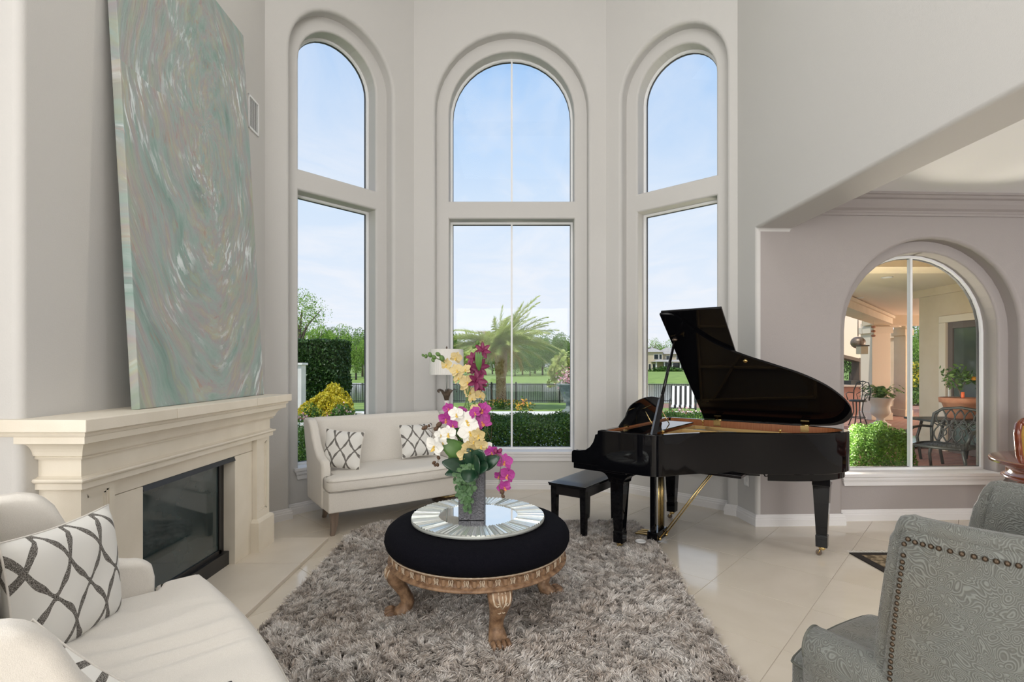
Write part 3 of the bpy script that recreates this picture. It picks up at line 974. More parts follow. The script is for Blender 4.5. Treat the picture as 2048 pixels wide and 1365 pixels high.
# ---------------------------------------------------------------- floor lamp behind the settee
fl = empty('floor_lamp', (-.74, 5.80, 0)); tag(fl, 'slim floor lamp with white drum shade and bronze leaf ornament behind the settee', 'lamp')
m_ = MB(); n = 96
m_.loft([[(r * (1 + .008 * (i % 2)) * math.cos(2 * PI * i / n), r * (1 + .008 * (i % 2)) * math.sin(2 * PI * i / n), z) for i in range(n)] for r, z in ((.193, 1.405), (.187, 1.69), (.185, 1.69), (.191, 1.405))], caps=False)
m_.build('lamp_shade', M['shade'], fl)
m_ = MB()
for a in range(3): m_.tube([(0, 0, 1.66), (.186 * math.cos(a * 2.1), .186 * math.sin(a * 2.1), 1.685)], .003, 6)
m_.build('shade_spider', M['bronze'], fl)
m_ = MB(); m_.lathe([(.002, 1.66), (.010, 1.68), (.006, 1.70), (.011, 1.71), (.002, 1.73)], n=12); m_.build('finial', M['bronze'], fl)
m_ = MB(); m_.tube([(0, 0, .04), (0, 0, 1.10)], .011, 12); m_.tube([(0, 0, 1.10), (0, 0, 1.66)], .007, 12); m_.build('pole', M['trayrim'], fl)
m_ = MB(); m_.lathe([(.02, .92), (.034, .93), (.03, .96), (.026, 1.08), (.034, 1.11), (.012, 1.115)], n=16); m_.build('candle_cup', M['shade'], fl)
m_ = MB()
for a in range(5):
    an = a * 2 * PI / 5 + .2; ca, sa = math.cos(an), math.sin(an)
    pts = [(.012, 1.10), (.024, 1.16), (.05, 1.21), (.085, 1.238), (.112, 1.232), (.118, 1.212), (.104, 1.205)]
    rings = []
    for k, (r, z) in enumerate(pts):
        w = (.016, .026, .034, .032, .022, .014, .006)[k]
        rings.append([(r * ca + s * w * -sa, r * sa + s * w * ca, z + (.006 if abs(s) < .1 else 0)) for s in (-1, -.5, 0, .5, 1)])
    m_.loft(rings, closed=False, smooth=True)
    m_.loft([[(x, y, z - .004) for x, y, z in r_] for r_ in rings], closed=False, smooth=True)
m_.build('leaf_ornament', M['bronze'], fl)
m_ = MB(); m_.lathe([(.165, 0), (.165, .014), (.15, .022), (.14, .022), (.135, .034), (.06, .045), (.03, .06), (.014, .10), (.011, .12)], n=36); m_.build('base', M['bronze'], fl)
m_ = MB()
m_.lathe([(.105, .036), (.125, .040), (.128, .052), (.118, .060), (.10, .050)], n=24)
m_.build('base_ornament', M['brass'], fl)

# ---------------------------------------------------------------- ottoman
OX, OY = -.212, 3.19
ot = empty('ottoman', (OX, OY, 0)); tag(ot, 'round ottoman with black velvet cushion on a carved wooden frame with paw feet', 'ottoman')
m_ = MB()
prof = [(.30, .395), (.50, .398), (.535, .403), (.556, .42), (.567, .45), (.566, .48), (.555, .505), (.53, .526), (.49, .540), (.42, .547), (.30, .549), (.1, .549), (.01, .549)]
m_.lathe(prof, n=72); m_.build('cushion', M['velvet'], ot)
m_ = MB(); m_.lathe([(.44, .34), (.50, .322), (.532, .318), (.546, .322), (.548, .330), (.540, .336), (.530, .340), (.524, .344), (.524, .384), (.536, .387), (.541, .393), (.536, .400), (.50, .402)], n=72); m_.build('apron', M['carved'], ot)
m_ = MB(); n = 180
m_.loft([[((.541 + .0045 * math.cos(b_) * (1)) * math.cos(2 * PI * i / n), (.541 + .0045 * math.cos(b_)) * math.sin(2 * PI * i / n), .400 + (.0045 if i % 2 else .003) * math.sin(b_)) for i in range(n)] for b_ in [2 * PI * k / 6 for k in range(7)]], caps=False, smooth=True)
m_.build('rope_trim', M['carved_light'], ot)
egg = None; orn = None
for k in range(40):
    an = 2 * PI * k / 40 + .03
    for kind in (0, 1):
        a_ = an + kind * PI / 40
        if kind == 0:
            if egg is None:
                m_ = MB(); m_.loft([[(r_, y * w, z) for r_, y in ((-.001, -1), (.008, -.7), (.012, 0), (.008, .7), (-.001, 1))] for z, w in ((.347, .010), (.352, .015), (.366, .0165), (.378, .0165), (.383, .015))], closed=False, smooth=True)
                ob = m_.build('carved_panel', M['carved'], ot); egg = ob.data
            else:
                ob = bpy.data.objects.new('carved_panel', egg); COL.objects.link(ob); reg(ob, ot)
        else:
            if orn is None:
                m_ = MB()
                for s in (-1, 1):
                    m_.tube([(.003, s * .013, .347), (.005, s * .007, .353), (.005, s * .009, .364), (.005, s * .012, .374), (.004, s * .009, .382), (.004, s * .004, .376)], [.003, .0036, .0032, .0036, .0032, .002], 5)
                m_.tube([(.003, 0, .348), (.006, 0, .362), (.004, 0, .381)], [.0012, .0042, .0015], 6)
                ob = m_.build('carved_leaf', M['carved_light'], ot); orn = ob.data
            else:
                ob = bpy.data.objects.new('carved_leaf', orn); COL.objects.link(ob); reg(ob, ot)
        ob.location = (.5235 * math.cos(a_), .5235 * math.sin(a_), 0); ob.rotation_euler = (0, 0, a_)
for a_ in (R(-73), R(17), R(107), R(197)):
    lg = MB()
    # cabriole: (radius, height, half width, half depth)
    st = [(.475, .335, .062, .045), (.500, .310, .070, .055), (.512, .27, .066, .055), (.500, .225, .056, .050), (.468, .175, .046, .044), (.440, .130, .040, .040), (.430, .095, .039, .040), (.445, .068, .045, .048), (.468, .045, .052, .062), (.480, .025, .056, .068), (.480, .004, .054, .066)]
    rings = []
    for r_, z, w, dpt in st:
        rings.append([(r_ - .47 + dpt * math.cos(b_), w * math.sin(b_), z) for b_ in [2 * PI * k / 16 for k in range(16)]])
    lg.loft(rings, smooth=True)
    lo = lg.build('leg', M['carved'], ot)
    lo.location = (.47 * math.cos(a_), .47 * math.sin(a_), 0); lo.rotation_euler = (0, 0, a_)
    for s in (-1.5, -.5, .5, 1.5):
        tm = MB(); tm.ell((.068 - abs(s) * .006, s * .027, .034), (.038, .0155, .030), 10, 6); tm.ell((.094 - abs(s) * .008, s * .028, .012), (.014, .007, .010), 8, 5)
        tm.build('toe', M['carved'], lo)
    sm_ = MB()

    def sx(y, z, lift=.002):
        for p0, p1 in zip(st, st[1:]):
            if p1[1] <= z <= p0[1]:
                f = (p0[1] - z) / (p0[1] - p1[1]); r_, w, dp = (p0[k] + (p1[k] - p0[k]) * f for k in (0, 2, 3))
                return r_ - .47 + dp * math.sqrt(max(0, 1 - (y / w) ** 2)) + lift
        return .05

    def on(pts): return [(sx(y, z), y, z) for y, z in pts]
    for s in (-1, 1):
        sm_.tube(on([(s * .046, .318), (s * .046, .29), (s * .040, .262), (s * .028, .250), (s * .018, .258), (s * .020, .270), (s * .028, .268)]), [.004, .005, .005, .004, .0035, .003, .002], 6)
        sm_.tube(on([(s * .018, .320), (s * .020, .29), (s * .012, .258), (0, .236)]), [.003, .0045, .004, .002], 6)
        sm_.tube(on([(s * .004, .212), (s * .012, .205), (s * .020, .210)]), [.003, .004, .002], 6)
    sm_.tube(on([(0, .318), (0, .285), (0, .262)]), [.002, .005, .002], 6)
    sm_.build('scroll_carving', M['carved_light'], lo)

# mirrored tray
tr = empty('mirrored_tray', (OX + .002, OY, .5495)); tag(tr, 'round mirrored tray with radiating glass strips lying on the black ottoman', 'tray')
m_ = MB(); m_.lathe([(.395, 0), (.41, .006), (.412, .020), (.405, .024), (.25, .026), (.24, .024), (.01, .024)], n=96); m_.build('tray_base', M['trayrim'], tr)
m_ = MB(); m_.lathe([(.25, .0245), (.25, .0262), (.01, .0262)], n=72, smooth=False); m_.build('mirror_center', M['mirror'], tr)
NS = 96
strip = []
for v in range(3):
    m_ = MB(); hi_, ho = .245, .408; wi = PI * hi_ / NS * .97; wo = PI * ho / NS * .97; tilt = (-.002, 0, .002)[v]
    m_.loft([[(hi_, -wi, .0255), (hi_, wi, .0255), (hi_, wi * .55, .031 + tilt), (hi_, -wi * .55, .031 - tilt)], [(ho, -wo, .0225), (ho, wo, .0225), (ho, wo * .6, .030 + tilt), (ho, -wo * .6, .030 - tilt)]])
    strip.append(m_)
smesh = [None] * 3
for k in range(NS):
    v = (k * 5 + k // 3) % 3
    if smesh[v] is None:
        ob = strip[v].build('mirror_strip', M['mirror_edge'], tr); smesh[v] = ob.data
    else:
        ob = bpy.data.objects.new('mirror_strip', smesh[v]); COL.objects.link(ob); reg(ob, tr)
    ob.rotation_euler = (0, 0, 2 * PI * k / NS)

# ---------------------------------------------------------------- piano
pi_ = empty('grand_piano', (.875, 4.15, 0), R(-38.3)); tag(pi_, 'black lacquered grand piano with open lid beside the right bay window', 'piano')
ctl = [(-.12, -.15), (.10, -.15), (.28, -.148), (.375, -.12), (.43, -.03), (.50, .09), (.62, .235), (.80, .375), (1.0, .495), (1.18, .61), (1.33, .75), (1.435, .92), (1.468, 1.06), (1.44, 1.17), (1.36, 1.245), (1.22, 1.275), (1.0, 1.28)]
sp_ = [(p.x, p.y) for p in smooth_path([(*p, 0) for p in ctl], 5)]
outl = sp_ + [(-.12, 1.28)]
TK = .045
inn = offset_poly(outl, TK)
m_ = MB()
Zb, Zt = .67, .985
o0_ = [(x, y) for x, y in outl]; i0_ = [(p.x, p.y) for p in inn]
m_.loft([[(x, y, z) for x, y in pl_] for pl_, z in ((i0_, Zt - .03), (i0_, Zt), (offset_poly(outl, .006), Zt), (o0_, Zt - .006), (o0_, Zb + .004), (offset_poly(outl, .004), Zb), (i0_, Zb))], caps=False)
m_.loft([[(x, y, z) for x, y in i0_] for z in (Zb, Zb + .02)], caps=True)
rim = m_.build('rim', M['piano'], pi_)
for i, p in enumerate(rim.data.polygons): p.use_smooth = True
md = rim.modifiers.new('es', 'EDGE_SPLIT'); md.split_angle = R(32)
m_ = MB(); m_.loft([[(p.x, p.y, z) for p in offset_poly(outl, TK + .001 + e)] for e, z in ((.0, .79), (.0, .982), (.006, .982), (.006, .79))], caps=False); m_.build('inner_rim', M['mahogany'], pi_)
m_ = MB(); q_ = offset_poly(outl, TK + .008); m_.add([(p.x, p.y, .80) for p in q_], [tuple(range(len(q_)))]); m_.build('soundboard', M['soundboard'], pi_)
# cast plate: inner field with bars
m_ = MB(); q_ = [(p.x, max(p.y, 0)) for p in offset_poly(outl, TK + .03)]
q_ = [(max(min(x, 1.22), .12), min(y, 1.19)) for x, y in q_]
m_.add([(x, y, .885) for x, y in q_], [tuple(range(len(q_)))]); m_.build('cast_plate', M['goldplate'], pi_)
m_ = MB()
for (a, b) in (((.20, .10), (.52, .16)), ((.20, .42), (.85, .46)), ((.20, .78), (1.20, .80)), ((.20, 1.12), (1.20, 1.05)), ((.22, .08), (.22, 1.14)), ((.42, .06), (.60, .45)), ((.60, .45), (.98, .80)), ((.34, 1.1), (.74, .44)), ((.9, .8), (1.2, .80)), ((1.2, .80), (1.2, 1.05))):
    va = Vector((*a, 0)); vb = Vector((*b, 0)); e = (vb - va).normalized(); nrm = Vector((-e.y, e.x, 0)) * .011
    m_.loft([[va + nrm + Vector((0, 0, z)), vb + nrm + Vector((0, 0, z)), vb - nrm + Vector((0, 0, z)), va - nrm + Vector((0, 0, z))] for z in (.885, .935)])
m_.build('plate_bars', M['goldplate'], pi_, bevel=.003)
m_ = MB()
for k in range(150):
    y = .04 + k * 1.08 / 150; x1 = .42 + 0.72 * min(1, max(0, (y - .02) / .9)) ** .8
    m_.tube([(.18, y, .905), (x1, y + .04, .905)], .0009, 3)
tag(m_.build('strings', M['trayrim'], pi_), kind='stuff')
m_ = MB()
for (x, y) in ((1.02, .80), (.30, 1.12), (.30, .15)):
    m_.lathe([(.009, .93), (.006, .95), (.006, .972), (.014, .978), (.014, .986), (.002, .99)], c=(x, y, 0), n=12)
m_.build('plate_bolts', M['brass'], pi_)
# cheeks (arms) at the keyboard end
arm = [(-.12, .985), (-.125, .955), (-.145, .950), (-.150, .925), (-.165, .885), (-.195, .845), (-.235, .818), (-.29, .808), (-.345, .806), (-.362, .795), (-.366, .775), (-.366, .705), (-.36, .70), (-.10, .70), (-.05, .985)]
for y0, y1 in ((-.15, -.095), (1.225, 1.28)):
    m_ = MB(); m_.loft([[(x, y, z) for x, z in arm] for y in (y0, y1)]); m_.build('cheek', M['piano'], pi_, bevel=.004, seg=3)
m_ = MB(); m_.box(-.35, .12, -.145, 1.275, .655, .70); m_.build('keybed', M['piano'], pi_, bevel=.004)
m_ = MB(); m_.box(-.345, -.325, -.095, 1.225, .70, .735); m_.build('key_slip', M['piano'], pi_, bevel=.003)
m_ = MB(); m_.loft([[(x, y, z) for x, z in ((-.325, .715), (-.32, .745), (-.20, .765), (-.16, .80), (-.135, .87), (-.12, .935), (-.10, .94), (-.10, .70))] for y in (-.094, 1.224)]); m_.build('fallboard', M['piano'], pi_, bevel=.004)
m_ = MB(); m_.box(-.12, -.085, -.10, 1.23, .935, .965); m_.build('fallboard_rail', M['piano'], pi_, bevel=.003)
# music desk
m_ = MB(); m_.box(-.11, .22, .02, 1.10, .955, .968); m_.build('music_shelf', M['piano'], pi_, bevel=.003)
dk = [(.18, .0), (.98, .0), (1.0, .06), (.985, .14), (.95, .205), (.80, .235), (.60, .255), (.40, .24), (.235, .19), (.20, .10)]
dk = [(p.x, p.y) for p in smooth_path([(*p, 0) for p in dk], 4, True)]
m_ = MB(); tl = math.tan(R(17))
m_.loft([[(-.085 + z * tl + w, y, .972 + z) for y, z in dk] for w in (0, .012)]); md_ = m_.build('music_desk', M['piano'], pi_, bevel=.003)
m_ = MB(); m_.box(-.125, -.075, .20, .98, .968, .978); m_.build('music_ledge', M['piano'], pi_, bevel=.002)
m_ = MB(); m_.tube([(.10, .45, .97), (.02, .45, 1.10)], .005, 6); m_.tube([(.10, .80, .97), (.02, .80, 1.10)], .005, 6)
m_.box(.085, .11, .43, .47, .968, .976); m_.box(-.07, -.05, .24, .27, .978, .992); m_.build('desk_hinge', M['brass'], pi_)
# legs
def pleg(x, y, top):
    e = empty('leg', (x, y, 0), 0, None); reg(e, pi_)
    a = MB()
    a.loft([[(s * w, t * w, z) for s, t in ((-1, -1), (1, -1), (1, 1), (-1, 1))] for w, z in ((.040, .075), (.042, .165), (.036, .170), (.038, .178), (.058, top - .06), (.062, top - .055), (.062, top))])
    a.build('leg_shaft', M['piano'], e, bevel=.003)
    c = MB(); c.lathe([(.012, .045), (.02, .05), (.026, .062), (.03, .075)], n=12)
    c.tube([(-.012, -.014, .05), (-.024, -.014, .02), (-.024, .014, .02), (-.012, .014, .05)], .004, 6)
    c.build('caster_fork', M['brass'], e)
    w = MB(); Mx = Matrix.Rotation(R(90), 4, 'X') @ Matrix.Translation((-.022, .0225, -.010))
    rings = [[Mx @ Vector((.0215 * math.cos(2 * PI * k / 16), .0215 * math.sin(2 * PI * k / 16), z)) for k in range(16)] for z in (0, .02)]
    w.loft(rings); w.build('caster_wheel', M['bronze'], e, bevel=.002)
    return e


pleg(0, 0, .64); pleg(0.0, 1.128, .64); pleg(1.30, .90, .62)
for y in (0, 1.128):
    m_ = MB()  # arched bracket over the front legs
    pr = [(-.15, .655), (.15, .655), (.15, .640)] + [(.15 - .085 * math.sin(a), .640 - .075 * (1 - math.cos(a))) for a in [PI / 2 * k / 5 for k in range(1, 6)]]
    pr = pr + [(-x, z) for x, z in reversed(pr[2:])]
    m_.loft([[(x, y + w, z) for x, z in pr] for w in (-.07, .07)]); m_.build('leg_bracket', M['piano'], pi_, bevel=.004)
# tail block and beams under the case
tail = [(p.x, p.y) for p in offset_poly(outl, .03) if p.x > .98]
m_ = MB(); m_.prism(tail + [(1.0, 1.24)], .615, .672); m_.build('tail_block', M['piano'], pi_, bevel=.003)
m_ = MB(); m_.box(.55, .85, .30, .55, .648, .672); m_.build('under_block', M['pianomatte'], pi_, bevel=.003)
m_ = MB()
for a, b in (((.15, .55), (1.3, .95)), ((.15, .2), (.8, .6)), ((.15, 1.1), (1.25, 1.1))):
    va = Vector((*a, 0)); vb = Vector((*b, 0)); e = (vb - va).normalized(); nn = Vector((-e.y, e.x, 0)) * .03
    m_.loft([[va + nn + Vector((0, 0, z)), vb + nn + Vector((0, 0, z)), vb - nn + Vector((0, 0, z)), va - nn + Vector((0, 0, z))] for z in (.60 if False else .645, .675)])
m_.build('under_beams', M['pianomatte'], pi_)
m_ = MB(); m_.tube([(.62, .34, .655), (.93, .52, .652)], .006, 6); m_.tube([(.93, .60, .67), (.95, .61, .63), (.97, .60, .638)], .006, 6); m_.build('pedal_trapwork', M['blackmetal'], pi_)
# pedal lyre
LY = empty('pedal_lyre', (.15, .40, 0)); reg(LY, pi_)
m_ = MB(); m_.box(-.045, .045, -.11, .11, .035, .11); m_.box(-.035, .035, -.13, .13, .62, .655); m_.box(-.022, .022, -.105, -.065, .11, .62); m_.box(-.022, .022, .065, .105, .11, .62); m_.build('lyre_frame', M['piano'], LY, bevel=.004)
m_ = MB()
for y in (-.045, -.018, .018, .045): m_.tube([(.03, y, .10), (.03, y, .63)], .0045, 8)
m_.build('lyre_rods', M['brass'], LY)
for y in (-.055, 0, .055):
    m_ = MB(); m_.loft([[(x, y + s * w, z + t) for s, t in ((-1, -.005), (1, -.005), (1, .006), (-1, .006))] for x, w, z in ((-.03, .010, .065), (-.11, .012, .062), (-.15, .018, .058), (-.175, .015, .054))]); m_.build('pedal', M['brass'], LY, bevel=.003)
m_ = MB()
for y in (-.07, .07): m_.tube([(.05, y, .06), (.46, y * .7, .655)], .0055, 8); m_.ell((.052, y, .055), .014, 8, 6)
m_.build('lyre_brace', M['brass'], LY)
# lid
ld_ = empty('lid', (0, 1.28, .992)); ld_.rotation_euler = (R(-40), 0, 0); reg(ld_, pi_)
lo_ = [(p.x, p.y) for p in offset_poly(outl, -.012)]
lo_ = clip(lo_, -1, 0, -.26)
m_ = MB()
lo2 = [(x, y - 1.28) for x, y in lo_]
m_.loft([[(x, y, z) for x, y in pl_] for pl_, z in ((lo2, 0), (lo2, .018), ([(p.x, p.y) for p in offset_poly(lo2, .004)], .022))])
m_.build('main_lid', M['piano'], ld_)
m_ = MB(); m_.box(.262, .735, -1.44, .010, .026, .046); m_.build('front_flap', M['piano'], ld_, bevel=.004)
for x in (.40, 1.13):
    m_ = MB(); m_.box(x - .032, x + .032, -.055, .0, -.006, -.001); m_.tube([(x - .03, .004, -.004), (x + .03, .004, -.004)], .006, 8); m_.build('hinge', M['brass'], ld_)
    m_ = MB(); m_.box(x - .032, x + .032, 1.222, 1.227, .93, .985); m_.build('hinge_plate', M['brass'], pi_)
m_ = MB(); m_.lathe([(.018, 0), (.018, -.008), (.010, -.012), (.002, -.012)], c=(.80, -.86, 0), n=16); m_.build('lid_button', M['brass'], ld_)
# lid prop
a0_ = Vector((.315, -.085, .955)); a1_ = Vector((.30, .405, 1.722))
m_ = MB(); dd = (a1_ - a0_)
mid = a0_ + dd * .42
m_.tube([a0_ + Vector((0, 0, .0)), a0_ + dd * .36, mid], [.026, .026, .014], 4, smooth=False); m_.tube([mid, a1_], [.014, .012], 6)
m_.build('lid_prop', M['piano'], pi_)
m_ = MB(); m_.ell(a1_, (.022, .022, .012)); m_.box(.27, .36, -.10, -.06, .94, .962); m_.build('prop_cup', M['bronze'], pi_)

# ---------------------------------------------------------------- piano bench
bn = empty('piano_bench', (.475, 4.455, 0), R(-36)); tag(bn, 'black piano bench with tufted leather seat pushed under the keyboard', 'bench')
BW, BLn = .185, .70
m_ = MB(); n = 14
hh = lambda u, v: .465 + .020 * (max(0, 1 - u ** 4) * max(0, 1 - v ** 6)) ** .5
vs = []; fs = []
for j in range(n + 1):
    for i in range(n + 1):
        u = -1 + 2 * i / n; v = -1 + 2 * j / n
        vs.append((u * (BW - .012), v * (BLn / 2 - .012) + BLn / 2, hh(u, v)))
for j in range(n):
    for i in range(n): a = j * (n + 1) + i; fs.append((a, a + 1, a + n + 2, a + n + 1))
m_.add(vs, fs, True)
m_.build('seat_pad', M['leather'], bn)
m_ = MB(); m_.box(-BW, BW, 0, BLn, .440, .466); m_.build('seat_board', M['piano'], bn, bevel=.006)
m_ = MB()
for a in ((-BW + .02, BW - .02, .02, .04), (-BW + .02, BW - .02, BLn - .04, BLn - .02), (-BW + .02, -BW + .04, .02, BLn - .02), (BW - .04, BW - .02, .02, BLn - .02)): m_.box(*a, .365, .44)
m_.build('apron', M['pianomatte'], bn)
m_ = MB(); m_.tube([(-BW - .02, .03, .455), (-BW, .03, .455)], .007, 8); m_.build('adjusting_knob', M['blackmetal'], bn)
for x, y in ((-1, 0), (1, 0), (-1, 1), (1, 1)):
    m_ = MB(); cx, cy = x * (BW - .04), .045 + y * (BLn - .09)
    m_.loft([[(cx + a * w, cy + b_ * w, z) for a, b_ in ((-1, -1), (1, -1), (1, 1), (-1, 1))] for w, z in ((.020, .0), (.023, .06), (.028, .40), (.028, .44))]); m_.build('leg', M['piano'], bn, bevel=.003)
# caster cup left on the rug
m_ = MB(); m_.lathe([(.002, 0), (.035, .0), (.042, .006), (.044, .012), (.038, .014), (.034, .007), (.002, .006)], c=(1.055, 4.20, .055), n=24)
tag(m_.build('caster_cup', M['white_plastic']), 'small round white caster cup lying on the rug beside the piano leg', 'caster cup')

# ---------------------------------------------------------------- shag rug
rg = empty('shag_rug', (-.1, 3.2, 0)); tag(rg, 'large grey and cream shag rug under the round ottoman', 'rug')
RUG = [(-1.40, 1.45), (1.03, 1.45), (1.215, 4.45), (1.16, 4.86), (-1.22, 4.86), (-1.42, 4.55)]
m_ = MB(); m_.prism([(x + .1, y - 3.2) for x, y in RUG], .001, .012)
M['rugback'] = mat('rug_backing', (.10, .085, .075), .95)
m_.build('rug_backing', M['rugback'], rg)


def build_rug():
    N = 340000
    x = rng.uniform(-1.5, 1.3, N * 2); y = rng.uniform(1.45, 4.95, N * 2)
    keep = rng.uniform(0, 1, N * 2) < np.clip(1.3 - .17 * (y - 1.4), .55, 1)
    inside = np.ones(N * 2, bool)
    for i in range(len(RUG)):
        a = RUG[i]; b = RUG[(i + 1) % len(RUG)]
        inside &= ((b[0] - a[0]) * (y - a[1]) - (b[1] - a[1]) * (x - a[0])) > -.0
    k = keep & inside
    x = x[k][:N]; y = y[k][:N]; n = len(x)

    def fld(ph, f):
        return np.sin(x * f + ph + 1.7 * np.sin(y * f * .8 + ph * 2)) + np.sin(y * f * 1.1 + ph * 3 + 1.5 * np.sin(x * f * .7 + ph))
    # yarn stands in small bundles that splay at the top and lean with the trodden pile
    cell = .036
    gx = x + .012 * np.sin(y * 41) + .01 * np.sin(y * 97 + 2); gy = y + .012 * np.sin(x * 37) + .01 * np.sin(x * 89 + 1)
    cx = np.floor(gx / cell); cy = np.floor(gy / cell)
    hsh = np.abs(np.sin(cx * 12.9898 + cy * 78.233) * 43758.5453) % 1; hsh2 = np.abs(np.sin(cx * 39.346 + cy * 11.135) * 24634.6345) % 1
    ang = hsh * 2 * PI + .8 * fld(1.0, 3.2)
    ccx = (cx + .5) * cell - (gx - x); ccy = (cy + .5) * cell - (gy - y)
    x = ccx + (x - ccx) * .55; y = ccy + (y - ccy) * .55
    lean = .006 + .024 * hsh2 + .004 * np.abs(fld(2.0, 6)) + rng.normal(0, .004, n)
    lx = np.cos(ang) * lean + rng.normal(0, .006, n) + (x - ccx) * 1.25
    ly = np.sin(ang) * lean + rng.normal(0, .006, n) + (y - ccy) * 1.25
    h = .024 + .024 * hsh + rng.normal(0, .0035, n)
    w = .0013 + .0011 * rng.uniform(0, 1, n)
    wa = rng.uniform(0, PI, n); wx = np.cos(wa) * w; wy = np.sin(wa) * w
    z0 = np.full(n, .010)
    V = np.empty((n, 6, 3))
    V[:, 0] = np.stack([x - wx, y - wy, z0], 1); V[:, 1] = np.stack([x + wx, y + wy, z0], 1)
    mx, my = x + lx * .30, y + ly * .30
    V[:, 2] = np.stack([mx + wx * 1.4, my + wy * 1.4, z0 + h * .65], 1); V[:, 3] = np.stack([mx - wx * 1.4, my - wy * 1.4, z0 + h * .65], 1)
    tx, ty = x + lx, y + ly
    V[:, 4] = np.stack([tx + wx * .7, ty + wy * .7, z0 + h * .95], 1); V[:, 5] = np.stack([tx - wx * .7, ty - wy * .7, z0 + h * .95], 1)
    V[:, :, 0] += .1; V[:, :, 1] -= 3.2
    b = (np.arange(n) * 6)[:, None]
    F = np.concatenate([b + np.array([[0, 1, 2, 3]]), b + np.array([[3, 2, 4, 5]])])
    return np_obj('rug_pile', V.reshape(-1, 3), F, M['rugpile'], rg, smooth=True)


M['rugpile'] = mat('shag_yarn', (.80, .77, .74), .75, island=[(.40, .31, .24), (.86, .83, .80), (.90, .88, .86), (.52, .43, .35), (.92, .91, .89), (.16, .13, .11), (.76, .70, .64)], col2=(.46, .38, .32), nscale=5, ndetail=5, lo=.35, hi=.62, spec=.35, sheen=.15)
tag(build_rug(), kind='stuff')
# ---------------------------------------------------------------- flower arrangement
VX, VY, VZ = -.243, 3.14, .576
fa = empty('flower_arrangement', (VX, VY, VZ)); tag(fa, 'tall orchid arrangement in a square hammered silver vase standing on the mirrored tray', 'flower arrangement')
m_ = MB()
sq = lambda w, z: [(s * w, t * w, z) for s, t in ((-1, -1), (1, -1), (1, 1), (-1, 1))]
m_.loft([sq(.076, 0), sq(.078, .005), sq(.078, .325), sq(.070, .325), sq(.070, .20)])
m_.build('vase', M['vase'], fa, bevel=.004)
m_ = MB(); m_.ell((0, 0, .31), (.068, .068, .03)); m_.build('moss', mat('moss', (.05, .09, .03), .9, bump=.8, bscale=90), fa)
M['petal_purple'] = mat('purple_petal', (.27, .010, .17), .5, col2=(.46, .04, .32), nscale=40, sheen=.3)
M['petal_burgundy'] = mat('burgundy_petal', (.13, .008, .045), .5, col2=(.24, .02, .10), nscale=40)
M['petal_white'] = mat('white_petal', (.82, .81, .76), .55, sheen=.3)
M['petal_yellow'] = mat('yellow_petal', (.52, .38, .13), .55, col2=(.66, .56, .32), nscale=50)
M['lip'] = mat('orchid_lip', (.50, .03, .12), .5, col2=(.75, .45, .08), nscale=90)
M['lip_yellow'] = mat('orchid_lip_yellow', (.70, .48, .10), .5)
M['stem'] = mat('green_stem', (.09, .17, .04), .5)
M['twig'] = mat('brown_twig', (.10, .055, .03), .7)
M['darkleaf'] = mat('dark_orchid_leaf', (.008, .035, .016), .28, col2=(.015, .055, .028), nscale=12, spec=.6)
M['bigleaf'] = mat('broad_green_leaf', (.07, .17, .035), .4, col2=(.12, .25, .06), nscale=10)
M['eucalyptus'] = mat('eucalyptus_leaf', (.05, .12, .045), .5, objrand=[(.04, .10, .04), (.13, .24, .10), (.08, .17, .06)], col2=(.08, .17, .07), nscale=30)


def A_(px, py, d=3.12): return P(px, py, d) - Vector((VX, VY, VZ))


def petal_grid(mb, L_, W_, ang, cup, tilt=0., ruf=0.):
    """petal in the local XZ plane facing -Y"""
    nu, nv = 5, 5; rings = []
    for i in range(nu + 1):
        t = i / nu; w = W_ * math.sin(PI * min(t * .93 + .06, 1)) ** .7
        ring = []
        for j in range(nv):
            s = -1 + 2 * j / (nv - 1)
            x = s * w; z = t * L_; y = -cup * (s * s) * w * 2 + cup * .8 * t * t * L_ + ruf * math.sin(9 * t + 5 * s) * L_
            y += -tilt * t * L_
            c, sn = math.cos(ang), math.sin(ang)
            ring.append((x * c - z * sn, y, x * sn + z * c))
        rings.append(ring)
    mb.loft(rings, closed=False, smooth=True)


def blossom_mesh(kind):
    a = MB(); lip = MB()
    if kind in ('purple', 'white', 'yellow'):
        for an in (0, R(125), R(-125)): petal_grid(a, .5, .17, an, .12, .04)
        for an in (R(68), R(-68)): petal_grid(a, .52, .27, an, .10, .10, .01)
        petal_grid(lip, .26, .11, R(180), -.5, .35)
        lip.ell((0, -.05, -.02), (.05, .06, .06), 8, 6)
    else:
        for k in range(7): petal_grid(a, .55, .13, R(k * 51 + 10), .25, .30 + .25 * (k % 2), .03)
        lip.ell((0, -.06, 0), (.06, .1, .06), 8, 6)
    return a, lip


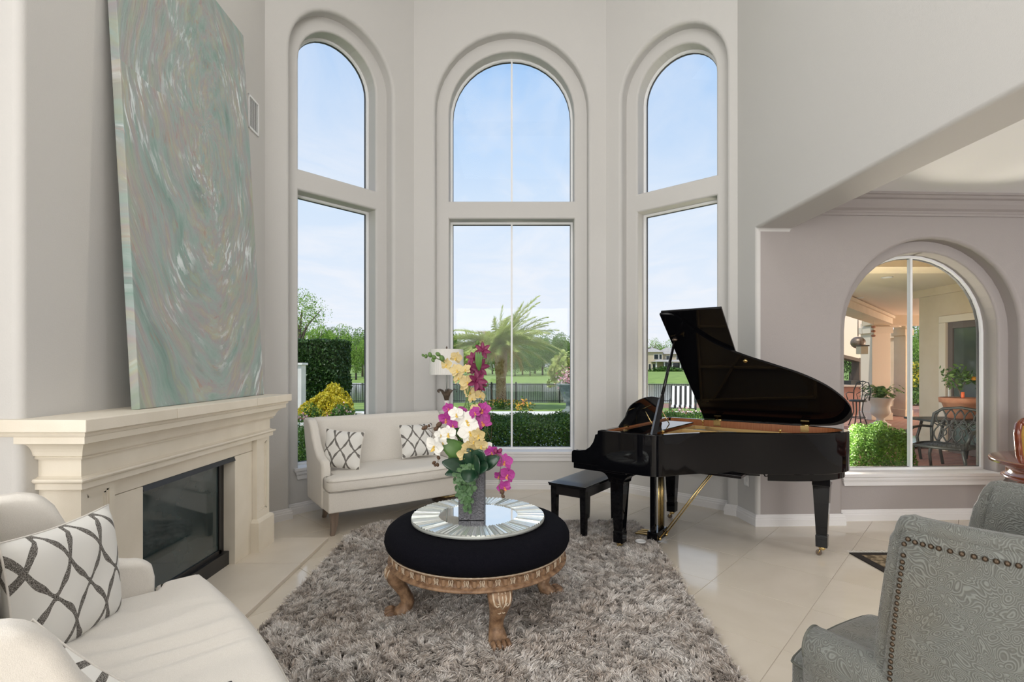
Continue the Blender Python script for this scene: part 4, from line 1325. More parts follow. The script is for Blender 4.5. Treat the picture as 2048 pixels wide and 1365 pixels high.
PM = {'purple': ('petal_purple', 'lip'), 'white': ('petal_white', 'lip_yellow'), 'yellow': ('petal_yellow', 'lip_yellow'), 'burgundy': ('petal_burgundy', 'petal_burgundy')}
BM = {}
BLOS = [(966, 821, 'purple', 34), (964, 845, 'purple', 38), (950, 826, 'purple', 26), (897, 818, 'purple', 24), (892, 839, 'purple', 30), (924, 822, 'purple', 20), (905, 851, 'purple', 22),
        (966, 702, 'burgundy', 30), (948, 717, 'burgundy', 28), (958, 736, 'burgundy', 36), (940, 738, 'burgundy', 22), (953, 763, 'burgundy', 36), (962, 775, 'burgundy', 24),
        (983, 905, 'purple', 26), (994, 909, 'purple', 18), (1009, 924, 'purple', 32), (1014, 951, 'purple', 34), (1008, 975, 'purple', 28), (998, 953, 'purple', 20),
        (933, 842, 'white', 42), (939, 865, 'white', 44), (912, 829, 'white', 30), (896, 868, 'white', 32), (882, 870, 'white', 26), (869, 893, 'white', 40), (973, 895, 'white', 24), (885, 886, 'white', 20), (915, 846, 'white', 24),
        (893, 730, 'yellow', 26), (912, 716, 'yellow', 24), (913, 741, 'yellow', 26), (931, 740, 'yellow', 24), (917, 757, 'yellow', 24), (934, 765, 'yellow', 30), (940, 785, 'yellow', 24), (960, 792, 'yellow', 24), (944, 797, 'yellow', 20),
        (950, 819, 'yellow', 22), (957, 871, 'yellow', 30), (938, 897, 'yellow', 30), (928, 910, 'yellow', 28), (962, 892, 'yellow', 26), (947, 884, 'yellow', 24), (930, 776, 'yellow', 20)]
for i, (px, py, kind, s) in enumerate(BLOS):
    d = 3.12 + (.10 if kind == 'white' and px < 900 else 0) * -1 + random.uniform(-.05, .05)
    if kind == 'yellow' and py > 860: d = 3.04
    if px > 975: d = 3.06
    loc = A_(px, py, d); sc = s * d / 1024 / .92
    rot = (random.uniform(-.5, .25), random.uniform(-.5, .5), random.uniform(-.6, .6))
    if kind not in BM:
        a, lip = blossom_mesh(kind)
        o = a.build('blossom', M[PM[kind][0]], fa); l_ = lip.build('lip', M[PM[kind][1]], o)
        BM[kind] = (o.data, l_.data)
    else:
        o = bpy.data.objects.new('blossom', BM[kind][0]); COL.objects.link(o); reg(o, fa)
        l_ = bpy.data.objects.new('lip', BM[kind][1]); COL.objects.link(l_); reg(l_, o)
    o.location = loc; o.rotation_euler = rot; o.scale = (sc, sc, sc)


def stem(pts, r, m, name='stem', d=3.13):
    q = [A_(p[0], p[1], p[2] if len(p) > 2 else d) for p in pts]
    q = smooth_path(q, 5); mb_ = MB(); mb_.tube(q, r, 6); return mb_.build(name, m, fa)


stem([(945, 945), (940, 880), (936, 800), (925, 765), (903, 738), (878, 719), (846, 711)], [.0035] * 26 + [.002] * 5, M['stem'])
stem([(948, 945), (946, 880), (950, 800), (957, 760), (960, 735), (958, 700)], .004, M['stem'])
stem([(960, 742), (965, 755), (974, 764), (975, 772), (968, 775), (962, 768), (960, 750)], .0045, M['stem'])
stem([(967, 776), (974, 800), (978, 830), (972, 870), (955, 940)], .002, M['stem'])
stem([(928, 816), (935, 795), (940, 770)], .0045, M['stem'])
stem([(950, 945), (940, 900), (926, 870), (912, 845), (898, 828)], .0035, M['stem'])
stem([(945, 945), (958, 900), (968, 870), (972, 845)], .003, M['stem'])
stem([(955, 940, 3.06), (985, 912, 3.05), (1002, 915, 3.05), (1000, 945, 3.05), (998, 970, 3.05), (1001, 985, 3.05), (1006, 995, 3.05)], .0018, M['stem'])
stem([(945, 940), (925, 890), (900, 862), (878, 855), (850, 860)], .0018, M['twig'], 'twig')
stem([(945, 930), (960, 880), (972, 862), (981, 880)], .0018, M['twig'], 'twig')
stem([(878, 855), (868, 868), (852, 853)], .0014, M['twig'], 'twig')
stem([(930, 925), (895, 905), (878, 902), (876, 925)], .0014, M['twig'], 'twig')
stem([(935, 800), (945, 775), (975, 770), (985, 800), (982, 880)], .0012, M['twig'], 'twig')
bud = None
for px, py, s, m in ((846, 711, 3, 'stem'), (852, 713, 4, 'stem'), (860, 710, 5, 'stem'), (868, 715, 5, 'stem'), (876, 709, 5, 'stem'), (884, 717, 6, 'stem'), (866, 721, 4, 'stem'), (852, 855, 4, 'twig'), (847, 857, 4, 'twig'), (858, 852, 3, 'twig'), (878, 850, 6, 'twig'), (872, 858, 5, 'twig'),
                     (868, 926, 4, 'twig'), (875, 930, 4, 'twig'), (877, 916, 4, 'twig'), (870, 931, 3, 'twig'), (1004, 984, 5, 'twig'), (1006, 993, 4, 'twig'), (955, 686, 5, 'stem'), (949, 693, 5, 'stem'), (1000, 902, 5, 'petal_burgundy'), (991, 903, 5, 'petal_burgundy')):
    mb_ = MB(); mb_.ell((0, 0, 0), (s * .0026, s * .0026, s * .0034), 8, 6); o = mb_.build('bud', M[m], fa); o.location = A_(px, py, 3.10 if px < 980 else 3.05); o.rotation_euler = (0, random.uniform(-1, 1), 0)


def big_leaf(name, m, base, tip, width, bend, face, fold=.15, n=10):
    """leaf blade from base to tip; bend lifts its middle along face"""
    base = Vector(base); tip = Vector(tip); ax = tip - base; L_ = ax.length; f = Vector(face); f = (f - ax.normalized() * f.dot(ax.normalized())).normalized(); side = ax.normalized().cross(f)
    mb_ = MB(); rings = []
    for i in range(n + 1):
        t = i / n; w = width * math.sin(PI * (t * .92 + .06)) ** .75
        c = base + ax * t + f * bend * math.sin(PI * t)
        rings.append([c + side * w * s + f * fold * w * abs(s) ** 1.5 for s in (-1, -.66, -.33, 0, .33, .66, 1)])
    mb_.loft(rings, closed=False, smooth=True)
    o = mb_.build(name, m, fa); so = o.modifiers.new('s', 'SOLIDIFY'); so.thickness = .002
    return o


DL = [((948, 938, 3.06), (936, 897, 3.02), .042), ((950, 936, 3.05), (962, 900, 2.99), .048), ((955, 938, 3.05), (999, 915, 3.0), .036), ((950, 935, 3.03), (975, 938, 2.93), .040), ((946, 935, 3.05), (934, 965, 2.93), .046), ((940, 938, 3.06), (884, 925, 3.0), .038), ((936, 936, 3.08), (890, 950, 3.02), .026), ((948, 936, 3.0), (958, 922, 2.92), .05)]
for b_, t_, w in DL:
    big_leaf('leaf', M['darkleaf'], A_(*b_), A_(*t_), w * 1.2, .012, (0, -.9, .5), -.2)
big_leaf('leaf', M['bigleaf'], A_(948, 925, 3.16), A_(880, 880, 3.10), .06, .02, (.1, -1, .2), -.12)
big_leaf('leaf', M['bigleaf'], A_(925, 935, 3.2), A_(900, 905, 3.2), .05, .02, (.1, -1, .2), -.12)
for dx in (-5, 0, 5): big_leaf('leaf', M['bigleaf'], A_(958, 742, 3.08), A_(957 + dx, 704, 3.05), .012, .008, (0, -1, 0), .3)
# hanging eucalyptus strands
lm = MB(); lm.loft([[(x * w, y, z * w) for x, y, z in ((-.2, 0, 0), (-.9, -.1, .5), (-1, -.15, 1.1), (-.55, -.1, 1.7), (0, -.05, 1.95), (.55, -.1, 1.7), (1, -.15, 1.1), (.9, -.1, .5), (.2, 0, 0))] for w in (1, .0)], smooth=True, caps=False)
lo3 = None
for s in range(7):
    x0 = 912 + s * 5.2; yb = (998, 1005, 1012, 1030, 1028, 1012, 990)[s]; x = x0; y = 935
    pts = []
    k = 0
    while y < yb:
        pts.append((x, y, 3.035 - .012 * math.sin(k))); x += random.uniform(-1.6, 2.3) * (1 if s < 4 else .4); y += 8.0; k += 1
    stem(pts, .0014, M['eucalyptus'], 'strand')
    for j, (px, py, d) in enumerate(pts):
        for sd in (-1, 1):
            if lo3 is None: o = lm.build('leaflet', M['eucalyptus'], fa); lo3 = o.data
            else: o = bpy.data.objects.new('leaflet', lo3); COL.objects.link(o); reg(o, fa)
            o.location = A_(px + sd * 1.2, py, d - .008); q = random.uniform(.011, .0155); o.scale = (q, q, q)
            o.rotation_euler = (random.uniform(-.7, .5), sd * random.uniform(.7, 2.2), random.uniform(-.6, .6))

# ---------------------------------------------------------------- grey barrel armchairs
def paisley_mat():
    m, nt, b = nodes('grey_green_embossed_fabric')
    N = nt.nodes.new; L = nt.links.new
    tc = N('ShaderNodeTexCoord')
    mp = N('ShaderNodeMapping'); L(tc.outputs['Object'], mp.inputs[0])
    nz = N('ShaderNodeTexNoise'); nz.inputs['Scale'].default_value = 9; nz.inputs['Detail'].default_value = 1; L(mp.outputs[0], nz.inputs['Vector'])
    vo = N('ShaderNodeTexVoronoi'); vo.inputs['Scale'].default_value = 38
    mxv = N('ShaderNodeMix'); mxv.data_type = 'VECTOR'; mxv.inputs['Factor'].default_value = .13; L(mp.outputs[0], mxv.inputs[4]); L(nz.outputs['Color'], mxv.inputs[5])
    L(mxv.outputs[1], vo.inputs['Vector'])
    mu = N('ShaderNodeMath'); mu.operation = 'MULTIPLY'; mu.inputs[1].default_value = 40; L(vo.outputs['Distance'], mu.inputs[0])
    sn = N('ShaderNodeMath'); sn.operation = 'SINE'; L(mu.outputs[0], sn.inputs[0])
    r = N('ShaderNodeValToRGB'); L(sn.outputs[0], r.inputs[0])
    r.color_ramp.elements[0].position = .0; r.color_ramp.elements[0].color = (.105, .108, .098, 1)
    r.color_ramp.elements[1].position = .75; r.color_ramp.elements[1].color = (.165, .176, .162, 1)
    n2 = N('ShaderNodeTexNoise'); n2.inputs['Scale'].default_value = 2.5; n2.inputs['Detail'].default_value = 3; L(tc.outputs['Object'], n2.inputs['Vector'])
    r2 = N('ShaderNodeValToRGB'); L(n2.outputs[0], r2.inputs[0]); r2.color_ramp.elements[0].position = .45; r2.color_ramp.elements[0].color = (1, 1, 1, 1); r2.color_ramp.elements[1].position = .72; r2.color_ramp.elements[1].color = (1.0, .86, .72, 1)
    mx = N('ShaderNodeMix'); mx.data_type = 'RGBA'; mx.blend_type = 'MULTIPLY'; mx.inputs['Factor'].default_value = 1; L(r.outputs[0], mx.inputs[6]); L(r2.outputs[0], mx.inputs[7])
    L(mx.outputs[2], b.inputs['Base Color'])
    b.inputs['Roughness'].default_value = .55; setc(b, 'Specular IOR Level', .4); setc(b, 'Sheen Weight', .25)
    bp = N('ShaderNodeBump'); bp.inputs['Strength'].default_value = .35; bp.inputs['Distance'].default_value = .003; L(sn.outputs[0], bp.inputs['Height']); L(bp.outputs[0], b.inputs['Normal'])
    return m


M['paisley'] = paisley_mat()
M['nail'] = mat('antique_nail', (.09, .065, .045), .35, metal=.8)
M['cord'] = mat('dark_grey_cord', (.10, .105, .09), .6)


def armchair(loc, rz, label, W_=.62, top=1.08):
    t = empty('armchair', loc, rz); tag(t, label, 'armchair')
    # plan path of the shell: from the near wing front (x=W+.03) round the back to the far wing front (x=-.03)
    xo = W_ + .05
    path = [(xo + .01, .30), (xo + .02, .42), (xo + .015, .54), (xo - .01, .64), (xo - .06, .72), (xo - .14, .775), (W_ / 2, .80), (-.05 + .14, .775), (-.05 + .06, .72), (-.05 + .01, .64), (-.065, .54), (-.07, .42), (-.06, .30)]
    path = smooth_path([(*p, 0) for p in path], 4); n = len(path)
    TH = .085

    def nrm(i):
        a = path[max(i - 1, 0)]; b_ = path[min(i + 1, n - 1)]; e = (b_ - a).normalized(); return Vector((e.y, -e.x, 0))
    ctr = Vector((W_ / 2, .35, 0))

    def sec(i, pts):
        out = []
        nn = nrm(i)
        if nn.dot(path[i] - ctr) < 0: nn = -nn
        endw = max(0, 1 - min(i, n - 1 - i) / 7)
        for o, z in pts:
            p = path[i] - nn * o
            sh = (.20 * max(0, min(1, (z - .60) / .48)) ** 1.3 * .35) * endw
            flare = .035 * max(0, (z - .55) / .5) ** 1.5
            q = p + nn * flare
            out.append((q.x, q.y + sh, z))
        return out
    prof = [(0, .13), (0, .60), (0, top - .05), (.006, top - .022), (.022, top - .004), (.045, top), (.068, top - .008), (.082, top - .03), (TH, top - .06), (TH + .02, .60), (TH + .03, .40)]
    m_ = MB(); m_.loft([sec(i, prof) for i in range(n)], smooth=True, caps=True)
    sh_ = m_.build('backrest', M['paisley'], t)
    # corded roll around the opening edge and the nail line outside it
    edge = [sec(0, [(TH / 2, z)])[0] for z in np.linspace(.60, top - .05, 12)] + [sec(i, [(.03, top - .012)])[0] for i in range(1, n - 1)] + [sec(n - 1, [(TH / 2, z)])[0] for z in np.linspace(top - .05, .60, 12)]
    edge = smooth_path(edge, 2)
    m_ = MB(); m_.tube([(x, y - (0.008 if 1 else 0), z) for x, y, z in edge], [.034 if (k < 22 or k > len(edge) - 22) else .027 for k in range(len(edge))], 10); m_.build('edge_roll', M['paisley'], sh_)
    nails = MB()
    line = [sec(1, [(-.002, z)])[0] for z in np.linspace(.60, top - .095, 60)] + [sec(i, [(-.002, top - .05)])[0] for i in np.arange(1, n - 1)] + [sec(n - 2, [(-.002, z)])[0] for z in np.linspace(top - .095, .60, 60)]
    line = smooth_path(line, 3)
    acc = 0; last = line[0]
    for p in line:
        acc += (p - last).length; last = p
        if acc > .0165:
            acc = 0; nails.ell(p, .0068, 8, 5)
    tag(nails.build('nailhead_trim', M['nail'], sh_), kind='stuff')
    # tufted inner back
    m_ = MB(); rows = []
    for i in range(6, n - 6, 1):
        row = []
        for z in np.linspace(.50, top - .05, 14):
            s_ = i * .55; k = math.cos(s_ * 1.0) * math.cos((z - .5) * 17)
            row.append(sec(i, [(TH + .045 + .014 * k, z)])[0])
        rows.append(row)
    m_.loft(rows, closed=False, smooth=True); m_.build('tufted_pad', M['paisley'], t)
    for i in range(9, n - 8, 6):
        for z in (.69, .875):
            b_ = MB(); b_.ell(sec(i, [(TH + .05, z)])[0], .014, 10, 6); b_.build('button', M['paisley'], t)
    # base, arms, cushion, legs
    m_ = MB(); pl = [(.0, .04), (W_, .04), (W_ + .03, .30), (W_ - .02, .66), (W_ / 2, .74), (.02, .66), (-.03, .30)]
    m_.prism(pl, .13, .39); m_.build('seat_base', M['paisley'], t, bevel=.02, seg=3)
    for sx in (0, 1):
        x = W_ + .012 if sx else -.012
        m_ = MB()
        rings = []
        for y, rr in ((.085, .018), (.08, .050), (.09, .058), (.16, .058), (.25, .055), (.36, .05)):
            ring = []
            for k in range(16):
                a = 2 * PI * k / 16; zz = .594 + rr * math.sin(a); xx = x + rr * 1.05 * math.cos(a)
                if math.sin(a) < -.3: zz = .30 if math.sin(a) < -.8 else .42; xx = x + rr * .8 * (1 if math.cos(a) > 0 else -1) * (1 if abs(math.cos(a)) > .05 else 0)
                ring.append((xx, y, zz))
            rings.append(ring)
        m_.loft(rings, smooth=True); m_.build('arm', M['paisley'], t)
        m_ = MB(); m_.tube([(x + .058 * math.cos(a), .086, .594 + .056 * math.sin(a)) for a in np.linspace(-.5, PI + .5, 16)], .005, 6); m_.build('arm_cord', M['cord'], t)
    pl = [(.05, -.005), (.31, -.03), (W_ - .05, -.005), (W_ - .01, .03), (W_ - .01, .09), (W_ - .045, .10), (W_ - .045, .58), (.045, .58), (.045, .10), (.01, .09), (.01, .03)]
    pl = [(p.x, p.y) for p in smooth_path([(*p, 0) for p in pl], 3, True)]
    m_ = MB(); rings = [[(p.x, p.y, z) for p in offset_poly(pl, off)] for off, z in ((.012, .39), (.002, .40), (0, .42), (0, .475), (.002, .49), (.012, .500))]
    rings += [[(W_ / 2 + (x - W_ / 2) * k, .29 + (y - .29) * k, .500 + .014 * (1 - k * k)) for x, y, z in rings[-1]] for k in (.93, .8, .6, .35, .1, .01)]
    m_.loft(rings, smooth=True); cu = m_.build('seat_cushion', M['paisley'], t)
    for z in (.488, .405):
        m_ = MB(); q = [(p.x, p.y, z) for p in offset_poly(pl, -.001)]; m_.tube(q + q[:1], .0045, 6, caps=False); m_.build('piping', M['cord'], cu)
    for x, y in ((.05, .08), (W_ - .05, .08), (.08, .62), (W_ - .08, .62)):
        m_ = MB(); m_.lathe([(.016, 0), (.020, .02), (.027, .10), (.027, .131)], c=(x, y, 0), n=12); m_.build('leg', M['redwood'], t)
    return t


armchair((1.46, 2.09, 0), R(180 + 33.4), 'grey green embossed armchair with nailhead trim, seen from behind in the right foreground')

# ---------------------------------------------------------------- round table and carved chair in the dining room
tb = empty('pedestal_table', (4.56, 4.0, -.022)); tag(tb, 'round polished red wood pedestal table before the dining room window, cut by the photo edge', 'table')
m_ = MB(); m_.lathe([(.02, .715), (.52, .715), (.60, .722), (.615, .73), (.605, .738), (.62, .746), (.615, .757), (.60, .762), (.02, .762)], n=64); m_.build('tabletop', M['redwood'], tb)
m_ = MB(); m_.lathe([(.46, .60), (.53, .60), (.542, .61), (.53, .622), (.51, .63), (.51, .70), (.525, .715)], n=64); m_.build('table_apron', M['redwood'], tb)
m_ = MB(); m_.lathe([(.16, .10), (.17, .14), (.10, .20), (.13, .32), (.09, .45), (.12, .60), (.2, .68), (.2, .715)], n=24); m_.build('pedestal', M['redwood'], tb)
for k in range(4):
    a = k * PI / 2 + .4; m_ = MB(); m_.tube([(.1 * math.cos(a), .1 * math.sin(a), .16), (.28 * math.cos(a), .28 * math.sin(a), .14), (.42 * math.cos(a), .42 * math.sin(a), .04), (.48 * math.cos(a), .48 * math.sin(a), .035)], [.045, .04, .03, .034], 8); m_.build('foot', M['redwood'], tb)
ch = empty('carved_dining_chair', (4.575, 4.42, 0), R(8)); tag(ch, 'carved red wood chair with gold upholstered back behind the round table, at the photo edge', 'chair')
fr = [(-.20, .42), (-.215, .60), (-.235, .80), (-.250, .95), (-.235, 1.03), (-.20, 1.06), (-.15, 1.075), (-.08, 1.10), (0, 1.125)]
fr = fr + [(-x, z) for x, z in reversed(fr[:-1])]
fr = [(x, z * .97) for x, z in fr]
m_ = MB(); m_.tube([(x, .0, z) for x, z in fr], .028, 8, flat=.8); m_.tube([(-.20, 0, .46), (.20, 0, .46)], .022, 8)
for s in (-1, 1): m_.ell((s * .21, -.02, 1.02), (.03, .02, .03), 8, 6)
m_.build('back_frame', M['redwood'], ch)
m_ = MB(); q = [(x * .85, z * .99) for x, z in fr]; m_.loft([[(x * k, y, .78 + (z - .78) * k) for x, z in q] for k, y in ((1, 0), (.9, -.02), (.3, -.03), (.3, .03), (.9, .02), (1, 0))]); m_.build('back_pad', M['yellowcloth'], ch)
m_ = MB(); m_.box(-.24, .24, -.46, 0, .40, .44); m_.build('seat_frame', M['redwood'], ch, bevel=.01)
m_ = MB(); m_.box(-.22, .22, -.44, -.01, .44, .49); m_.build('seat_pad', M['yellowcloth'], ch, bevel=.02, seg=3)
for x, y in ((-.21, -.42), (.21, -.42), (-.20, -.02), (.20, -.02)):
    m_ = MB(); m_.tube([(x, y, .42), (x * 1.05, y - .02, .25), (x, y, .08), (x * 1.06, y - .02, .015)], [.03, .024, .018, .026], 8); m_.build('leg', M['redwood'], ch)

# ---------------------------------------------------------------- patterned rug by the dining room
M['rug_black'] = mat('rug_black_wool', (.022, .016, .014), .95, bump=.5, bscale=300)
M['rug_floral'] = mat('rug_floral_border', (.12, .085, .045), .95, col2=(.35, .27, .17), nscale=26, lo=.45, hi=.58, bump=.5, bscale=300)
M['rug_cream'] = mat('rug_cream_field', (.48, .40, .28), .95, col2=(.16, .12, .06), nscale=16, lo=.56, hi=.66, bump=.5, bscale=300)
r2 = empty('patterned_rug', (3.6, 3.1, 0)); tag(r2, 'dark bordered oriental rug with fringe lying behind the right armchair', 'rug')
for nm, k, z, mm in (('outer_border', 0, .008, 'rug_black'), ('floral_border', .06, .0095, 'rug_floral'), ('inner_band', .24, .0102, 'rug_black'), ('field', .262, .011, 'rug_cream')):
    m_ = MB(); m_.box(-.9 + k, .9 - k, -1.6 + k, 1.0 - k, .0005, z); m_.build(nm, M[mm], r2)
m_ = MB()
for k in range(420):
    x = -.9 + 1.8 * (k + random.random()) / 420; l_ = random.uniform(.05, .075); dx = random.uniform(-.02, .02)
    m_.loft([[(x - .0015, 1.0, .005), (x + .0015, 1.0, .005)], [(x + dx * .5 - .0015, 1.0 + l_ * .5, .007), (x + dx * .5 + .0015, 1.0 + l_ * .5, .007)], [(x + dx - .001, 1.0 + l_, .002), (x + dx + .001, 1.0 + l_, .002)]], closed=False)
tag(m_.build('fringe', M['petal_white'], r2), kind='stuff')
# ---------------------------------------------------------------- outside: ground, water, planting
M['grass'] = mat('lawn_grass', (.16, .25, .045), .9, col2=(.24, .34, .07), nscale=.8, ndetail=10, bump=.5, bscale=30)
M['soil'] = mat('mulch', (.09, .055, .035), .95, col2=(.16, .10, .06), nscale=9)
M['water'] = mat('lake_water', (.045, .06, .05), .12, bump=.35, bscale=3.5, bstretch=(.25, 1, 1), spec=.5)
M['pool'] = mat('pool_water', (.03, .16, .22), .06, bump=.15, bscale=6)
M['coping'] = mat('white_coping', (.74, .71, .66), .6, col2=(.80, .77, .72), nscale=5)
M['hedge'] = leaf_mat('hedge_leaf', [(.025, .07, .012), (.05, .12, .02), (.10, .20, .03), (.035, .09, .015)], .5, .2)
M['boxwood'] = leaf_mat('boxwood_leaf', [(.03, .09, .015), (.08, .19, .03), (.16, .30, .05), (.05, .12, .02)], .5, .25)
M['ligustrum'] = leaf_mat('tall_hedge_leaf', [(.012, .04, .008), (.03, .08, .016), (.07, .14, .03), (.02, .05, .01)], .35, .15)
M['treeleaf1'] = leaf_mat('tree_leaf_bright', [(.20, .36, .04), (.30, .48, .07), (.38, .55, .12), (.14, .26, .04)], .6, .3)
M['treeleaf2'] = leaf_mat('tree_leaf_dark', [(.10, .20, .04), (.17, .30, .06), (.24, .36, .10), (.07, .13, .03)], .6, .25)
M['yellowleaf'] = leaf_mat('golden_leaf', [(.60, .46, .02), (.78, .66, .05), (.45, .40, .03), (.80, .70, .12)], .6, .3)
M['palmleaf'] = leaf_mat('palm_leaflet', [(.34, .44, .09), (.48, .56, .16), (.60, .62, .26), (.24, .34, .07)], .5, .3)
M['palmold'] = leaf_mat('palm_base_leaf', [(.50, .38, .10), (.40, .34, .08)], .6, .2)
M['bark'] = mat('tree_bark', (.10, .075, .055), .9, col2=(.17, .13, .10), nscale=14, bump=.5, bscale=30)
M['palmbark'] = mat('palm_bark', (.20, .12, .07), .9, objrand=None, island=[(.26, .15, .09), (.55, .42, .30), (.40, .26, .16)])
M['fence'] = mat('black_iron_fence', (.012, .014, .013), .5)
M['pinkflower'] = leaf_mat('pink_flower', [(.75, .20, .28), (.85, .50, .55), (.90, .80, .80), (.60, .08, .14)], .6, .2)
M['orangeflower'] = leaf_mat('orange_flower', [(.85, .40, .05), (.90, .65, .10), (.85, .25, .10)], .6, .2)


def hills(name, pts, m):
    mb_ = MB(); n = len(pts[0])
    mb_.loft(pts, closed=False, smooth=True); return tag(mb_.build(name, m), kind='structure')


def gz(y):
    t = [(5.2, -.06), (13.9, -.06), (14.0, -.05), (18, -.05), (24.5, -.25), (25.8, -.80), (26, -1.1)]
    for (a, za), (b_, zb) in zip(t, t[1:]):
        if y <= b_: return za + (zb - za) * (y - a) / (b_ - a)
    return -1.1


ys = [4.4, 5.2, 6.8, 10, 13.9, 14.3, 18, 21, 24.5, 25.2, 25.8, 26.0]
m_ = MB(); m_.loft([[(x, y, gz(y)) for x in np.linspace(-40, 5.4, 6)] for y in ys], closed=False)
m_.loft([[(5.4 + (max(5.41, .53 * y) - 5.4) * k, y, gz(y)) for k in (0, .5, 1)] for y in ys[3:7]] + [[(5.4 + 6 * k, 22.01, gz(22)) for k in (0, .5, 1)]], closed=False)
m_.loft([[(x, y, gz(y)) for x in np.linspace(5.4, 40, 5)] for y in (22, 24.5, 25.2, 25.8, 26)], closed=False)
tag(m_.build('lawn', M['grass']), kind='structure')
m_ = MB(); m_.quad((-140, 25.5, -.8), (160, 25.5, -.8), (160, 70, -.8), (-140, 70, -.8)); tag(m_.build('lake', M['water']), kind='structure')
m_ = MB(); m_.loft([[(x, y, z + .25 * math.sin(x * .03)) for x in np.linspace(-220, 240, 24)] for y, z in ((68, -1.1), (70, -.75), (90, -.5), (112, -.30), (180, -.2), (500, 0))], closed=False, smooth=True)
tag(m_.build('far_lawn', M['grass']), kind='structure')
# pool behind the hedges with its raised white wall
m_ = MB(); m_.quad((-9, 9.9, -.055), (9, 9.9, -.055), (9, 13.3, -.055), (-9, 13.3, -.055)); tag(m_.build('pool_water', M['pool']), kind='structure')
m_ = MB(); m_.box(-4.0, 5.6, 13.6, 14.0, -.06, .20); m_.box(-4.0, 5.7, 13.55, 14.12, .20, .255); tag(m_.build('pool_wall', M['coping'], bevel=.01), kind='structure')
m_ = MB()
arc = [(-4.0 - 2.6 * math.sin(a), 11.4 + 2.4 * math.cos(a)) for a in np.linspace(0, 2.2, 14)]
m_.loft([[(x, y, z) for x, y in arc] for z in (-.06, .24)], closed=False)
m_.loft([[(x, y, .245) for x, y in arc], [(-4.0 + (x + 4.0) * 1.18, 11.4 + (y - 11.4) * 1.18, .245) for x, y in arc]], closed=False)
tag(m_.build('pool_wall_curved', M['coping']), kind='structure')


def cards(pos, size, aspect=.55, up=None, fold=True):
    """leaf shaped quads at pos (n,3)"""
    n = len(pos)
    a = rng.normal(size=(n, 3)); a /= np.linalg.norm(a, axis=1)[:, None]
    if up is not None:
        a = a * .8 + up; a /= np.linalg.norm(a, axis=1)[:, None]
    b_ = np.cross(a, rng.normal(size=(n, 3))); b_ /= np.linalg.norm(b_, axis=1)[:, None] + 1e-9
    s = size * rng.uniform(.65, 1.25, (n, 1))
    V = np.empty((n, 4, 3))
    V[:, 0] = pos - a * s * .5; V[:, 1] = pos + b_ * s * aspect * .5; V[:, 2] = pos + a * s * .5; V[:, 3] = pos - b_ * s * aspect * .5
    F = (np.arange(n) * 4)[:, None] + np.array([[0, 1, 2, 3]])
    return V.reshape(-1, 3), F


def shell_box(n, x0, x1, y0, y1, z0, z1, r=.06):
    """points in a thick skin of a clipped hedge"""
    p = rng.uniform(0, 1, (n, 3)); w = np.array([(x1 - x0), (y1 - y0), (z1 - z0)])
    ar = np.array([w[1] * w[2], w[1] * w[2], w[0] * w[2], w[0] * w[2], w[0] * w[1]]); f = rng.choice(5, n, p=ar / ar.sum())
    p[f == 0, 0] = 0; p[f == 1, 0] = 1; p[f == 2, 1] = 0; p[f == 3, 1] = 1; p[f == 4, 2] = 1
    p = p * w + np.array([x0, y0, z0])
    wob = r * np.sin(p[:, [1, 2, 0]] * 9) * .5
    return p + wob + rng.normal(0, r * .45, (n, 3))


def hedge(name, label, x0, x1, y0, y1, z0, z1, n, size, m, cat='hedge', holes=True, group=None):
    t = empty(name, ((x0 + x1) / 2, (y0 + y1) / 2, z0)); tag(t, label, cat, group)
    p = shell_box(n, x0, x1, y0, y1, z0, z1)
    q = rng.uniform(0, 1, (n // 3, 3)) * np.array([x1 - x0, y1 - y0, (z1 - z0) * .8]) + np.array([x0, y0, z0 + (z1 - z0) * .2])
    p = np.concatenate([p[(p[:, 2] > z0 + (z1 - z0) * .3) | (rng.uniform(0, 1, len(p)) < .55)], q]) - np.array(t.location)
    V, F = cards(p, size); o = np_obj('foliage', V, F, m, t); tag(o, kind='stuff')
    mb_ = MB()
    for k in range(int((x1 - x0) * 7)):
        x = rng.uniform(x0, x1) - t.location.x; y = rng.uniform(y0 + .1, y1 - .1) - t.location.y; q = []
        for j in range(5): q.append((x + rng.uniform(-.08, .08), y + rng.uniform(-.05, .05), (z1 - z0) * .9 * j / 4))
        mb_.tube(q, .010, 5)
    tag(mb_.build('stems', M['bark'], t), kind='stuff')
    return t


hedge('clipped_hedge', 'dark clipped hedge right outside the center bay window', -1.9, 1.75, 7.7, 9.4, -.06, .60, 52000, .042, M['hedge'])
hedge('clipped_hedge', 'dark clipped hedge outside the left bay window beside the settee', -5.2, -2.7, 6.6, 7.5, -.06, .62, 26000, .036, M['hedge'])
hedge('clipped_hedge', 'sunlit low hedge seen under the piano lid through the right bay window', 2.6, 5.0, 8.6, 9.8, -.06, .58, 26000, .042, M['boxwood'])


def flowers(name, label, cx, cy, z, rx, ry, h, n, m, leafm, size=.05, nl=2500, cat='flowers', group=None):
    t = empty(name, (cx, cy, z)); tag(t, label, cat, group)
    def blob(k, top):
        a = rng.uniform(0, 2 * PI, k); r = np.sqrt(rng.uniform(0, 1, k)); hh = h * np.sqrt(np.clip(1 - r ** 2 * .8, .05, 1)) * rng.uniform(.15 if not top else .75, 1.05, k)
        lump = 1 + .16 * np.sin(a * 5 + cx) + .10 * np.sin(a * 11)
        return np.stack([np.cos(a) * r * rx * lump, np.sin(a) * r * ry * lump, hh * (1 + .10 * np.sin(a * 7 + r * 9))], 1)
    V, F = cards(blob(nl, False), size * 1.1); tag(np_obj('leaves', V, F, leafm, t), kind='stuff')
    if n:
        V, F = cards(blob(n, True), size, .8); tag(np_obj('blooms', V, F, m, t), kind='stuff')
    return t


